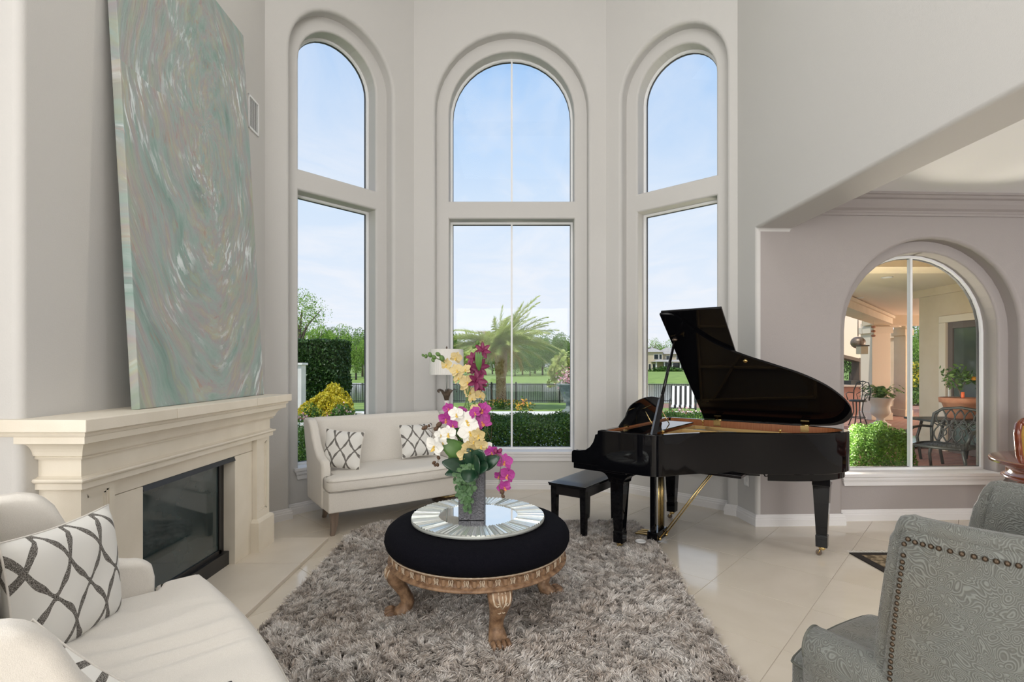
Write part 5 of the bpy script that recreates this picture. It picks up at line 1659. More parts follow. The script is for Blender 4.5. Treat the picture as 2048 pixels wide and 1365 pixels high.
flowers('yellow_shrub', 'round golden yellow shrub in front of the tall hedge beyond the left bay window', PX(652, 12.6), 12.6, -.05, .58, .5, .80, 5000, M['yellowleaf'], M['yellowleaf'], .075, 6000, 'shrub')
flowers('yellow_shrub', 'smaller golden yellow shrub spilling left of the round yellow one', PX(622, 12.4), 12.4, -.05, .38, .35, .58, 1200, M['yellowleaf'], M['yellowleaf'], .075, 3500, 'shrub')
flowers('yellow_shrub', 'upper golden tuft rising behind the round yellow shrub', PX(668, 13.2), 13.2, -.05, .42, .4, 1.0, 1300, M['yellowleaf'], M['yellowleaf'], .075, 3500, 'shrub')
flowers('flowering_shrub', 'olive shrub with small pink flowers right of the yellow shrub', PX(684, 12.0), 12.0, -.05, .34, .35, .62, 160, M['pinkflower'], M['boxwood'], .05, 3500, 'shrub')
flowers('flowering_shrub', 'low shrub with yellow flowers beside the cream garden wall', PX(622, 11.6), 11.6, -.05, .30, .3, .66, 400, M['yellowleaf'], M['boxwood'], .05, 2500, 'shrub')
flowers('agave', 'small blue green spiky plant below the yellow shrub', PX(643, 10.9), 10.9, -.05, .22, .2, .42, 0, M['boxwood'], leaf_mat('blue_leaf', [(.10, .22, .17), (.20, .34, .26)], .5, .2), .11, 300, 'plant')
flowers('flower_bed', 'strip of pink and white flowers along the curved pool edge', PX(640, 10.0), 10.0, .1, 1.1, .3, .22, 900, M['pinkflower'], M['boxwood'], .04, 1500)
flowers('flower_bed', 'pink flowers above the low hedge under the piano lid', PX(1362, 11.0), 11.0, .0, .75, .3, .55, 700, M['pinkflower'], M['boxwood'], .05, 2500)
flowers('flower_bed', 'yellow and cream flowers around the foot of the palm', PX(1003, 18.6), 18.6, -.05, 1.1, .5, .34, 260, M['orangeflower'], M['boxwood'], .06, 1800)
flowers('orange_lilies', 'orange flowers standing behind the white pool wall', PX(1047, 14.8), 14.8, -.05, .22, .15, .62, 70, M['orangeflower'], M['boxwood'], .07, 120)
flowers('orange_lilies', 'yellow flower right of the window bar above the white pool wall', PX(1062, 14.4), 14.4, -.05, .10, .08, .36, 25, M['orangeflower'], M['boxwood'], .06, 60)

# tall clipped hedge block and the garden wall, left
hedge('tall_hedge', 'tall square dark green hedge beyond the left bay window', -8.2, -5.50, 16, 17.4, -.05, 2.28, 60000, .10, M['ligustrum'])
gw = empty('garden_wall', (PX(584, 13.5), 13.6, -.05)); tag(gw, 'cream stone garden wall end left of the tall hedge', 'wall')
m_ = MB(); m_.box(-1.2, .27, -.15, .15, 0, 1.58); m_.build('wall_body', M['coping'], gw, bevel=.01)
m_ = MB(); m_.box(-1.25, .31, -.2, .2, 1.58, 1.64); m_.build('wall_cap', M['coping'], gw, bevel=.01)
flowers('planter_box', 'small stone planter at the foot of the garden wall', PX(604, 11.0), 11.0, .28, .14, .14, .2, 60, M['pinkflower'], M['boxwood'], .05, 300, 'planter')
m_ = MB(); m_.box(-.16, .16, -.16, .16, -.33, .02); m_.build('box', M['coping'], bpy.data.objects['planter_box'])

# iron fence
fe = empty('iron_fence', (0, 24.0, -.22)); tag(fe, 'black iron picket fence between lawn and lake', 'fence')
X0, X1 = -11.5, 11.6
m_ = MB()
x = X0
while x < X1:
    m_.box(x - .008, x + .008, -.008, .008, .03, .90); x += .105
tag(m_.build('pickets', M['fence'], fe), kind='stuff')
for z in (.10, .86):
    m_ = MB(); m_.box(X0, X1, -.018, .018, z - .016, z + .016); m_.build('rail', M['fence'], fe)
for px in (594, 735, 845, 983, 1032, 1119, 1215, 1290, 1385, 1480):
    x = PX(px, 24.0); m_ = MB(); m_.box(x - .035, x + .035, -.035, .035, 0, .93); m_.ell((x, 0, .95), .04, 8, 6); m_.build('post', M['fence'], fe)

# stone urn with flowers on the pool wall
urn_prof = [(.20, 0), (.20, .06), (.12, .09), (.09, .16), (.10, .26), (.17, .30), (.14, .34), (.20, .44), (.27, .62), (.29, .70), (.36, .74), (.36, .78), (.25, .78)]
M['urn'] = mat('verdigris_stone', (.13, .16, .15), .7, col2=(.22, .26, .24), nscale=12)
ur = empty('urn_planter', (PX(1139, 13.8), 13.8, .256)); tag(ur, 'dark green urn on the white pool wall at the right edge of the center window', 'urn')
m_ = MB(); m_.lathe(urn_prof, n=20); m_.build('urn', M['urn'], ur)
V, F = cards(rng.normal(0, .13, (500, 3)) + np.array([0, 0, .88]), .06, .8); tag(np_obj('blooms', V, F, M['pinkflower'], ur), kind='stuff')
V, F = cards(rng.normal(0, .12, (300, 3)) + np.array([0, 0, .82]), .06, .6); tag(np_obj('leaves', V, F, M['boxwood'], ur), kind='stuff')

# striped garden chair
gc = empty('garden_chair', (PX(1366, 14.6), 14.6, -.05), R(-20)); tag(gc, 'black metal garden chair with black and white striped cushion seen under the piano lid', 'chair')
M['stripe_w'] = mat('white_canvas', (.85, .85, .82), .8); M['stripe_b'] = mat('black_canvas', (.02, .02, .02), .8)
for part, ax in (('back_cushion', 0), ('seat_cushion', 1)):
    for k in range(9):
        x0 = -.30 + k * .6 / 9; x1 = x0 + .6 / 9
        m_ = MB()
        if ax == 0: m_.loft([[(x0, y, z), (x1, y, z), (x1, y + .05, z), (x0, y + .05, z)] for y, z in ((0, .42), (.06, .70), (.16, .98))])
        else: m_.box(x0, x1, -.45, .03, .40, .46)
        m_.build('cushion_stripe', M['stripe_b' if k % 2 else 'stripe_w'], gc)
for s in (-1, 1):
    m_ = MB(); m_.tube([(s * .33, -.42, .05), (s * .35, -.45, .35), (s * .35, -.38, .58), (s * .35, -.1, .62), (s * .34, .05, .56)], .018, 6); m_.tube([(s * .33, .12, .0), (s * .33, .03, .4), (s * .33, .19, 1.0)], .018, 6); m_.tube([(s * .33, -.42, .05), (s * .33, -.1, .0), (s * .33, .12, .05)], .016, 6); m_.build('side_frame', M['fence'], gc)
m_ = MB(); m_.box(-.33, .33, -.44, .04, .375, .40); m_.build('seat_frame', M['fence'], gc)

# date palm
pp = empty('date_palm', (PX(1002, 19.3), 19.3, -.05)); tag(pp, 'date palm with feathery crown and patterned trunk beyond the center window', 'palm')
m_ = MB(); m_.lathe([(.21, 0), (.185, .3), (.17, .9), (.17, 1.3), (.19, 1.7), (.20, 2.15), (.10, 2.35)], n=16); m_.build('trunk', M['palmbark'], pp)
m_ = MB()
for k in range(520):
    z = .05 + 2.1 * k / 520; a = k * 2.399963; r = .175 + .03 * math.exp(-z * 3) + (.03 if z > 1.15 else 0) * min(1, (z - 1.15) * 2)
    c = Vector((r * math.cos(a), r * math.sin(a), z)); t_ = Vector((-math.sin(a), math.cos(a), 0)) * (.035 if z < 1.2 else .045); o_ = Vector((math.cos(a), math.sin(a), 0)) * (.022 if z < 1.2 else .045); u_ = Vector((0, 0, .035 if z < 1.2 else .07))
    m_.add([c - t_, c - u_, c + t_, c + u_, c + o_ + u_ * .6], [(0, 1, 4), (1, 2, 4), (2, 3, 4), (3, 0, 4)])
tag(m_.build('leaf_scars', M['palmbark'], pp), kind='stuff')
fm = []
for v, (L_, droop, nle) in enumerate(((2.75, .55, 66), (2.7, .85, 64), (2.2, .25, 50), (1.7, 1.4, 40))):
    m_ = MB(); pts = []
    for i in range(15):
        t = i / 14; pts.append(Vector((L_ * t * (1 - .12 * t * droop), 0, L_ * (.42 * t - .52 * droop * t * t))))
    m_.tube(pts, [.016 * (1 - .8 * i / 14) + .002 for i in range(15)], 4)
    for k in range(nle):
        t = .12 + .86 * k / nle; i = int(t * 14); f = t * 14 - i; c = pts[i].lerp(pts[min(i + 1, 14)], f); tg = (pts[min(i + 1, 14)] - pts[i]).normalized()
        ll = .40 * math.sin(PI * (t * .8 + .14)) + .06
        for s in (-1, 1):
            dv = (Vector((0, s, 0)) * .75 + tg * .75 + Vector((0, 0, random.uniform(-.25, .45)))).normalized() * ll
            w = tg * .018
            m_.add([c - w, c + dv * .6 - w * .9 + Vector((0, 0, -.01)), c + dv + Vector((0, 0, -.06 * ll)), c + dv * .6 + w, c + w], [(0, 1, 3, 4), (1, 2, 3)])
    fm.append(m_)
fmesh = [None] * 4
for k in range(96):
    if k < 20: v, el_ = 2, random.uniform(.55, 1.25)
    elif k < 56: v, el_ = 0, random.uniform(.10, .80)
    elif k < 84: v, el_ = 1, random.uniform(-.35, .25)
    else: v, el_ = 3, random.uniform(-.9, -.3)
    if fmesh[v] is None: o = fm[v].build('frond', M['palmold' if v == 3 else 'palmleaf'], pp); fmesh[v] = o.data
    else: o = bpy.data.objects.new('frond', fmesh[v]); COL.objects.link(o); reg(o, pp)
    o.location = (0, 0, 2.25); o.rotation_mode = 'ZYX'; o.rotation_euler = (random.uniform(-.3, .3), -el_, k * 2.399963 + random.uniform(-.15, .15)); o.scale = (.92 * random.uniform(.85, 1.05),) * 3


# trees beyond the lake; every tree has its own crown and trunk
def crown_mesh(seed, n, leaf, m, gaps=.0):
    r_ = np.random.default_rng(seed); k = 26
    c = r_.normal(size=(k, 3)); c /= np.linalg.norm(c, axis=1)[:, None]; c *= r_.uniform(.25, .78, (k, 1)); c[:, 2] = c[:, 2] * .9
    rad = r_.uniform(.20, .42, k)
    i = r_.integers(0, k, n); d = r_.normal(size=(n, 3)); d /= np.linalg.norm(d, axis=1)[:, None]
    p = c[i] + d * rad[i][:, None] * r_.uniform(.75, 1.03, (n, 1))
    p[:, 2] = np.where(p[:, 2] < -.75, p[:, 2] * .8, p[:, 2]); V, F = cards(p, leaf, .7)
    o = np_obj('crown', V, F, m); me = o.data; bpy.data.objects.remove(o); return me


CR = [crown_mesh(1, 9000, .060, M['treeleaf1']), crown_mesh(2, 9000, .060, M['treeleaf2']), crown_mesh(3, 9000, .055, M['treeleaf2']), crown_mesh(4, 2600, .05, M['treeleaf1'])]
tk = MB(); tk.tube([(0, 0, 0), (.01, 0, .25), (-.01, .01, .5), (.02, 0, .8)], [.03, .022, .018, .008], 7)
for a in range(7):
    an = a * 2.4; tk.tube([(0, 0, .28 + .05 * a), (.10 * math.cos(an), .10 * math.sin(an), .42 + .05 * a), (.24 * math.cos(an), .24 * math.sin(an), .58 + .045 * a)], [.012, .008, .003], 5)
tko = tk.build('trunk', M['bark']); tkm = tko.data; bpy.data.objects.remove(tko)


def tree(px, d, ytop, wpx, v, label, base=None, group='trees beyond the lake', cz=.54):
    x = PX(px, d); zb = base if base is not None else -.35; zt = PZ(ytop, d); h = zt - zb; w = wpx * d / 1024
    t = empty('broadleaf_tree', (x, d, zb), random.uniform(0, 6)); tag(t, label, 'tree', group)
    c = bpy.data.objects.new('crown', CR[v]); COL.objects.link(c); reg(c, t); c.location = (0, 0, h * cz); c.scale = (w * .62, w * .62, h * (1 - cz) * 1.12); tag(c, kind='stuff')
    k = bpy.data.objects.new('trunk', tkm); COL.objects.link(k); reg(k, t); k.scale = (h * .8, h * .8, h * .95)
    return t


LM = {'left': [(540, 'behind the garden wall'), (600, 'directly above the garden wall'), (630, 'above the yellow shrub'), (655, 'above the middle of the tall hedge'), (680, 'at the right end of the tall hedge'), (705, 'just right of the tall hedge'), (722, 'at the right edge of the window'), (770, 'past the right window edge')],
      'center': [(840, 'behind the lampshade'), (890, 'just right of the lampshade'), (915, 'behind the yellow orchids'), (940, 'behind the burgundy flowers'), (965, 'left of the palm trunk'), (1002, 'right behind the palm trunk'), (1023, 'along the window bar'), (1045, 'just right of the window bar'), (1072, 'midway between bar and urn'), (1095, 'left of the pavilion'), (1125, 'above the pavilion'), (1160, 'past the right window edge')],
      'right': [(1240, 'left of the pale house'), (1295, 'over the left end of the pale house'), (1315, 'over the left roof of the pale house'), (1335, 'over the porch of the pale house'), (1365, 'behind the piano lid edge'), (1400, 'behind the piano lid'), (1450, 'past the right window edge')]}
USED = set()


def lab(px, yt, d, win):
    where = min(LM[win], key=lambda t: abs(t[0] - px))[1]
    size = 'tall' if yt < 652 else ('low' if yt > 690 else 'mid height')
    for dist in (('near' if d < 100 else 'far'), 'bright', 'dark', 'dense', 'leafy', 'broad', 'round'):
        L_ = '%s %s tree %s, %s bay window' % (size, dist, where, win)
        if L_ not in USED: break
    USED.add(L_); return L_


for px, d, yt, w, v in ((560, 96, 600, 70, 0), (640, 84, 636, 62, 0), (675, 96, 648, 60, 0), (712, 70, 672, 44, 0), (725, 92, 652, 56, 2), (590, 120, 640, 60, 1), (760, 100, 655, 60, 1), (655, 125, 650, 60, 1), (690, 128, 655, 70, 1), (610, 90, 660, 40, 0), (740, 88, 660, 40, 0)):
    tree(px, d, yt, w, v, lab(px, yt, d, 'left'))
for px, d, yt, w, v in ((850, 110, 668, 60, 1), (900, 108, 660, 60, 1), (925, 112, 672, 55, 0), (960, 106, 688, 50, 1), (1010, 104, 690, 60, 1), (985, 118, 680, 60, 2), (1045, 108, 676, 60, 1), (1085, 104, 668, 60, 2), (1120, 106, 664, 64, 1), (1155, 110, 672, 60, 1), (1070, 122, 664, 60, 0), (1130, 126, 662, 60, 2), (940, 126, 676, 60, 2), (1060, 98, 700, 40, 1), (1030, 98, 704, 40, 2)):
    tree(px, d, yt, w, v, lab(px, yt, d, 'center'), cz=.50)
for px, d, yt, w, v in ((1240, 112, 676, 60, 1), (1290, 190, 690, 34, 2), (1310, 185, 670, 50, 3), (1345, 190, 668, 60, 3), (1330, 195, 690, 60, 1), (1400, 150, 676, 60, 1), (1450, 120, 670, 60, 1), (1380, 170, 684, 50, 2)):
    tree(px, d, yt, w, v, lab(px, yt, d, 'right'))
tree(600, 30, 566, 92, 3, 'tall thin leaved tree at the left edge of the left bay window', base=-.2, group='trees beyond the left window', cz=.74)
flowers('sapling', 'small yellow green palm at the right edge of the center window', PX(1128, 40), 40, -.3, 1.1, .6, 2.7, 500, M['palmleaf'], M['palmleaf'], .5, 300, 'tree')

# pale two storey house across the lake
M['housewall'] = mat('house_wall', (.55, .46, .33), .8); M['roof'] = mat('house_roof', (.36, .33, .30), .85, col2=(.44, .41, .38), nscale=1.5); M['darkglass'] = mat('dark_window', (.03, .035, .04), .1)
D = 150
ho = empty('lake_house', (PX(1315, D), D, -.3)); tag(ho, 'pale two storey house with grey roofs across the lake', 'house')
m_ = MB(); m_.box(-3.2, 1.6, 0, 7, 0, 6.0); m_.box(1.6, 14, 1.5, 8, 0, 5.4); m_.build('house_body', M['housewall'], ho)


def hip(x0, x1, y0, y1, z, h, o=.5):
    a = MB(); ym = (y0 + y1) / 2; e = (y1 - y0) / 2
    a.add([(x0 - o, y0 - o, z), (x1 + o, y0 - o, z), (x1 + o, y1 + o, z), (x0 - o, y1 + o, z), (x0 + e * .8, ym, z + h), (x1 - e * .8, ym, z + h)], [(0, 1, 5, 4), (1, 2, 5), (2, 3, 4, 5), (3, 0, 4), (3, 2, 1, 0)])
    a.build('roof', M['roof'], ho)


hip(-3.2, 1.6, 0, 7, 6.0, 1.5); hip(1.2, 14, 1.5, 8, 5.4, 2.0); hip(-1.6, 14, -3.2, .4, 3.1, .6, .3)
for x0, x1, z0, z1 in ((-1.0, .2, 3.9, 5.2), (.5, 1.2, 3.9, 5.2), (-2.6, -2.0, .5, 2.4), (-1.4, -.8, .5, 2.4), (3, 4, 3.6, 4.8), (6, 7, 3.6, 4.8)):
    w = MB(); w.box(x0 - .12, x1 + .12, -.10 if x0 < 1.6 else 1.40, .02 if x0 < 1.6 else 1.5, z0 - .12, z1 + .12); wo_ = w.build('window', M['coping'], ho)
    w = MB(); w.box(x0, x1, -.14 if x0 < 1.6 else 1.36, -.10 if x0 < 1.6 else 1.40, z0, z1); w.build('pane', M['darkglass'], wo_)
m_ = MB(); m_.box(1.7, 13.8, 1.3, 1.45, .1, 2.9); m_.build('porch_opening', M['darkglass'], ho)
for k in range(7):
    m_ = MB(); m_.box(-1.3 + k * 2.3, -1.0 + k * 2.3, -3.0, -2.7, 0, 3.1); m_.build('porch_column', M['coping'], ho)
flowers('shrub_row', 'dark shrubs in front of the pale house across the lake', PX(1335, 145), 145, -.3, 5, 1.2, 1.6, 0, M['hedge'], M['hedge'], .6, 1200, 'shrub')
sh = empty('garden_pavilion', (PX(1134, 96), 96, -.4)); tag(sh, 'small grey roofed pavilion among the trees at the right edge of the center window', 'building')
m_ = MB(); m_.add([(-2, -2, 2.6), (2, -2, 2.6), (2, 2, 2.6), (-2, 2, 2.6), (0, 0, 4.4)], [(0, 1, 4), (1, 2, 4), (2, 3, 4), (3, 0, 4), (3, 2, 1, 0)]); m_.build('roof', M['roof'], sh)
for x, y in ((-1.6, -1.6), (1.6, -1.6), (-1.6, 1.6), (1.6, 1.6)):
    m_ = MB(); m_.box(x - .15, x + .15, y - .15, y + .15, 0, 2.6); m_.build('post', M['coping'], sh)

# ---------------------------------------------------------------- covered patio beyond the dining room window
M['stucco'] = mat('tan_stucco', (.62, .50, .36), .85, bump=.2, bscale=120, col2=(.66, .54, .40), nscale=3)
M['stucco_white'] = mat('cream_stucco', (.74, .64, .52), .85, bump=.2, bscale=120)
M['patioceil'] = mat('patio_ceiling_plaster', (.72, .60, .46), .85, bump=.3, bscale=60)
M['brick'] = mat('red_patio_brick', (.26, .11, .075), .85, objrand=[(.24, .10, .07), (.34, .16, .11), (.20, .09, .07), (.30, .15, .12)], col2=(.30, .14, .10), nscale=40)
M['mortar'] = mat('mortar', (.36, .29, .24), .95)


def brick_ground_mat():
    m, nt, b = nodes('brick_paving'); N = nt.nodes.new; L = nt.links.new
    tc = N('ShaderNodeTexCoord'); br = N('ShaderNodeTexBrick'); L(tc.outputs['Object'], br.inputs['Vector'])
    br.inputs['Color1'].default_value = (.25, .11, .075, 1); br.inputs['Color2'].default_value = (.34, .16, .11, 1); br.inputs['Mortar'].default_value = (.36, .29, .24, 1)
    br.inputs['Scale'].default_value = 1; br.inputs['Brick Width'].default_value = .21; br.inputs['Row Height'].default_value = .105; br.inputs['Mortar Size'].default_value = .008
    L(br.outputs[0], b.inputs['Base Color']); b.inputs['Roughness'].default_value = .85
    return m


pf = empty('patio_floor', (0, 0, 0)); tag(pf, kind='structure')
m_ = MB(); m_.quad((3.4, 5.3, -.118), (20, 5.3, -.118), (20, 22, -.118), (3.4, 22, -.118)); m_.build('mortar_bed', M['mortar'], pf)
m_ = MB()
for a in ((5.2, 9.45, 20, 22), (3.4, 5.3, 5.2, 9.45), (3.4, 9.45, 5.2, 22), (8.25, 5.3, 20, 9.45)):
    m_.quad((a[0], a[1], -.101), (a[2], a[1], -.101), (a[2], a[3], -.101), (a[0], a[3], -.101))
m_.build('brick_paving', brick_ground_mat(), pf)
bm_ = None; cnt = 0
for r_ in range(0, 16):
    y = 7.8 + r_ * .105
    for c in range(0, 18):
        x = 5.25 + c * .21 + (.105 if r_ % 2 else 0)
        if x > 8.15 or x < PX(1690, y) or x > PX(1990, y): continue
        if bm_ is None:
            q = MB(); q.loft([[(a * w, b_ * h, z) for a, b_ in ((-1, -1), (1, -1), (1, 1), (-1, 1))] for w, h, z in ((.101, .0485, -.018), (.101, .0485, -.003), (.098, .0455, 0))]); o = q.build('brick', M['brick'], pf); bm_ = o.data
        else: o = bpy.data.objects.new('brick', bm_); COL.objects.link(o); reg(o, pf)
        o.location = (x, y, -.098 + random.uniform(-.002, .002)); o.rotation_euler = (0, 0, PI * random.randint(0, 1)); cnt += 1
m_ = MB(); m_.prism([(3.2, 5.55), (22, 5.55), (22, 17.3), (12.9, 17.3), (3.2, 7.2)], 3.0, 3.25); tag(m_.build('ceiling_patio', M['patioceil']), kind='structure')
for k, (x, y) in enumerate(((6.3, 8.6), (7.6, 11.2), (6.9, 7.4), (8.6, 13.6))):
    t = empty('recessed_light', (x, y, 2.998)); tag(t, ('round recessed ceiling light near the window bar in the patio', 'round recessed ceiling light at the far side of the patio ceiling', 'round recessed ceiling light closest to the dining window', 'round recessed ceiling light above the patio columns')[k], 'ceiling light', 'patio ceiling lights')
    m_ = MB(); m_.lathe([(.055, 0), (.085, -.001), (.085, -.008), (.06, -.010), (.055, -.004)], n=24, caps=False); m_.build('trim_ring', M['trim'], t)
    m_ = MB(); m_.lathe([(.055, -.003), (.001, -.003)], n=24, caps=False); m_.build('lens', M['shade'], t)
# beam along the left side of the patio
bmz = MB()
pa_, pb_ = Vector((6.6, 10.6)), Vector((12.2, 16.4)); e = (pb_ - pa_).normalized(); nn = Vector((-e.y, e.x)) * .22
bmz.prism([(pa_ - nn)[:], (pb_ - nn)[:], (pb_ + nn)[:], (pa_ + nn)[:]], 2.74, 3.02)
bmz.prism([(pa_ - nn * 1.25)[:], (pb_ - nn * 1.25)[:], (pb_ + nn * 1.25)[:], (pa_ + nn * 1.25)[:]], 2.90, 2.97)
bmz.box(4.4, 7.2, 7.0, 7.5, 2.86, 3.02)
tag(bmz.build('trim_2', M['stucco']), kind='structure')
bmz = MB(); bmz.box(10.6, 17, 15.0, 15.5, 2.72, 3.02); tag(bmz.build('trim_3', M['stucco']), kind='structure')


def column(px0, px1, d, name, label, ztop=2.8, dep=.5, m='stucco_white'):
    x0, x1 = PX(px0, d), PX(px1, d); t = empty(name, ((x0 + x1) / 2, d + dep / 2, -.1)); tag(t, label, 'column', 'patio columns')
    w = (x1 - x0) / 2; h = dep / 2
    a = MB(); a.box(-w, w, -h, h, .0, ztop + .1); a.build('shaft', M[m], t, bevel=.01)
    a = MB(); a.box(-w - .04, w + .04, -h - .04, h + .04, 0, .22); a.build('base', M[m], t, bevel=.01)
    a = MB(); a.box(-w - .05, w + .05, -h - .05, h + .05, ztop - .22, ztop - .02); a.build('capital', M[m], t, bevel=.01)


column(1744, 1781, 15.2, 'stucco_column', 'square cream stucco column behind the fern urn on the patio')
column(1801, 1811, 17.6, 'stucco_column', 'narrow tan stucco column right of the fern urn column', m='stucco')
column(1811, 1822, 16.2, 'stucco_column', 'dark tan stucco column just left of the garden gap', m='stucco')
# house wall on the right with the sliding door
m_ = MB(); m_.box(8.15, 8.6, 9.75, 10.25, -.1, 3.0); m_.box(8.15, 8.6, 5.3, 9.75, 2.45, 3.0); m_.box(8.15, 8.6, 5.3, 7.2, -.1, 2.45); m_.box(8.6, 16, 10.0, 10.25, -.1, 3.02); m_.box(8.07, 8.149, 5.3, 10.30, 2.86, 3.0)
tag(m_.build('wall_patio', M['stucco']), kind='structure')
dr = empty('door_1', (8.17, 8.5, -.1)); tag(dr, kind='structure')
m_ = MB(); m_.box(-.05, .05, 1.10, 1.25, 0, 2.42); m_.box(-.05, .05, -1.3, 1.25, 2.42, 2.55); m_.build('door_casing', M['stucco_white'], dr, bevel=.01)
m_ = MB(); m_.box(0, .08, 1.0, 1.10, 0, 2.42); m_.box(0, .075, .1, .22, .15, 2.30); m_.box(0, .08, -1.3, 1.0, 2.30, 2.42); m_.box(0, .08, -1.3, 1.0, 0, .15)
m_.build('door_frame', mat('dark_bronze_frame', (.13, .10, .085), .5), dr, bevel=.005)
M['doorglass'] = mat('dark_door_glass', (.05, .065, .06), .04, spec=.8, col2=(.09, .12, .10), nscale=1.5)
m_ = MB(); m_.box(.03, .04, -1.3, 1.0, .15, 2.30); m_.build('pane', M['doorglass'], dr)
m_ = MB(); m_.box(-.03, 0, 1.03, 1.06, .95, 1.20); m_.build('door_handle', M['coping'], dr)
# summer kitchen wall with arched opening, left of the columns
m_ = MB(); xa, xb = PX(1690, 18.6), PX(1727, 18.6)
n_ = 10; top = [(xa - 1.4 + (xb - xa + 1.4) * i / n_, 1.62 + .45 * math.sin(PI * min(1, (i / n_) * .5 + .5) if 0 else PI * (.5 + .42 * i / n_))) for i in range(n_ + 1)]
for (x0, z0), (x1, z1) in zip(top, top[1:]): m_.loft([[(x, y, z) for x, z in ((x0, z0), (x1, z1), (x1, 4.2), (x0, 4.2))] for y in (18.6, 19.0)])
m_.box(xb, xb + .9, 18.6, 19.0, -.1, 4.2); m_.box(xa - 1.4, xb, 18.6, 19.0, -.1, .75)
tag(m_.build('wall_summer_kitchen', M['stucco_white']), kind='structure')
m_ = MB(); m_.box(xa - 1.4, xb + .02, 18.62, 18.98, .75, .80); m_.box(xb - .16, xb, 18.58, 19.02, .78, 1.80)
for (x0, z0), (x1, z1) in zip(top, top[1:]): m_.loft([[(x, y, z) for x, z in ((x0, z0 - .12), (x1, z1 - .12), (x1, z1), (x0, z0))] for y in (18.56, 19.02)])
tag(m_.build('trim_4', mat('dark_brown_trim', (.09, .06, .04), .6)), kind='structure')
kc = empty('kitchen_counter', (PX(1712, 16.9), 17.1, -.1)); tag(kc, 'brick bar counter with dark top behind the bar stool on the patio', 'counter')
m_ = MB(); m_.box(-1.2, .75, -.25, .4, 0, .92); m_.build('counter_body', M['brick'], kc); m_ = MB(); m_.box(-1.3, .85, -.35, .5, .92, .98); m_.build('countertop', M['mortar'], kc, bevel=.01)
m_ = MB(); m_.box(-.1, .5, -.1, .3, .98, 1.12); m_.build('grill', M['fence'], kc)

# cast metal furniture
M['castmetal'] = mat('cast_aluminium', (.045, .05, .048), .45, metal=.4, bump=.4, bscale=60)
bs = empty('bar_stool', (PX(1716, 13.6), 13.6, -.1), R(-60)); tag(bs, 'tall cast metal bar stool by the brick counter on the patio', 'stool')
m_ = MB(); m_.lathe([(.02, .66), (.20, .66), (.21, .69), (.18, .71), (.02, .71)], n=20); m_.build('seat', M['castmetal'], bs)
m_ = MB(); m_.tube([(-.19, .16, .69), (-.21, .22, .95), (-.14, .24, 1.16), (0, .25, 1.20), (.14, .24, 1.16), (.21, .22, .95), (.19, .16, .69)], .014, 6)
for s in (-.09, 0, .09): m_.tube([(s, .18, .70), (s * 1.6, .22, .85), (-s, .23, 1.0), (s, .245, 1.18)], .010, 5)
m_.build('backrest', M['castmetal'], bs)
for a in range(4):
    an = a * PI / 2 + PI / 4; m_ = MB(); m_.tube([(.12 * math.cos(an), .12 * math.sin(an), .66), (.10 * math.cos(an), .10 * math.sin(an), .40), (.22 * math.cos(an), .22 * math.sin(an), .02)], .014, 6); m_.build('leg', M['castmetal'], bs)
for s in (-1, 1):
    m_ = MB(); m_.tube([(s * .19, .16, .88), (s * .24, 0, .90), (s * .24, -.12, .86), (s * .2, -.10, .69)], .012, 6); m_.build('arm', M['castmetal'], bs)
m_ = MB(); m_.tube([(.17 * math.cos(a), .17 * math.sin(a), .24) for a in np.linspace(0, 2 * PI, 21)], .010, 6, caps=False); m_.build('foot_ring', M['castmetal'], bs)

pc = empty('patio_armchair', (PX(1893, 7.6), 7.6, -.1), R(-62)); pc.scale = (1.12, 1.12, 1.04); tag(pc, 'cast metal patio armchair with lattice back just outside the dining room window', 'chair')
m_ = MB(); m_.tube([(-.27, .26, .40), (-.30, .32, .62), (-.29, .37, .82), (-.20, .40, .90), (0, .41, .93), (.20, .40, .90), (.29, .37, .82), (.30, .32, .62), (.27, .26, .40)], .021, 8)
m_.build('back_frame', M['castmetal'], pc)
m_ = MB()
for k in range(-2, 3):
    for s in (-1, 1):
        pts = [(k * .105 + s * .055 * math.sin(t * PI * 2) , .27 + .13 * t, .42 + .48 * t) for t in np.linspace(0, 1, 12)]
        m_.tube(pts, .010, 5)
for z, r in ((.56, .05), (.70, .05)):
    for k in (-1.5, -.5, .5, 1.5): m_.tube([(k * .105 + r * .7 * math.cos(a), .27 + .13 * (z - .42) / .48, z + r * math.sin(a)) for a in np.linspace(0, 2 * PI, 13)], .008, 5, caps=False)
m_.build('back_lattice', M['castmetal'], pc)
m_ = MB(); m_.tube([(-.27, .26, .40), (-.29, 0, .41), (-.27, -.26, .40), (0, -.30, .40), (.27, -.26, .40), (.29, 0, .41), (.27, .26, .40), (0, .28, .40), (-.27, .26, .40)], .020, 8)
for k in range(-5, 6):
    m_.tube([(k * .05, -.28, .405), (k * .05 + .04, -.1, .400), (k * .05 - .04, .1, .400), (k * .05, .27, .405)], .009, 5); m_.tube([(-.27, k * .05, .402), (.27, k * .05, .402)], .008, 5)
m_.build('seat', M['castmetal'], pc)
for s in (-1, 1):
    m_ = MB(); m_.tube([(s * .30, .31, .63), (s * .33, .12, .65), (s * .33, -.10, .64), (s * .34, -.24, .60), (s * .34, -.28, .54), (s * .31, -.25, .50), (s * .30, -.24, .40)], [.018, .018, .020, .022, .018, .016, .018], 8); m_.build('arm', M['castmetal'], pc)
    for y, y2 in ((-.25, -.28), (.25, .33)):
        m_ = MB(); m_.tube([(s * .27, y, .39), (s * .29, y * .96, .22), (s * .31, y2, .02)], [.026, .019, .018], 8); m_.build('leg', M['castmetal'], pc)
pt = empty('patio_table', (PX(1925, 8.35), 8.5, -.1)); tag(pt, 'grey cast metal patio table behind the patio armchair', 'table')
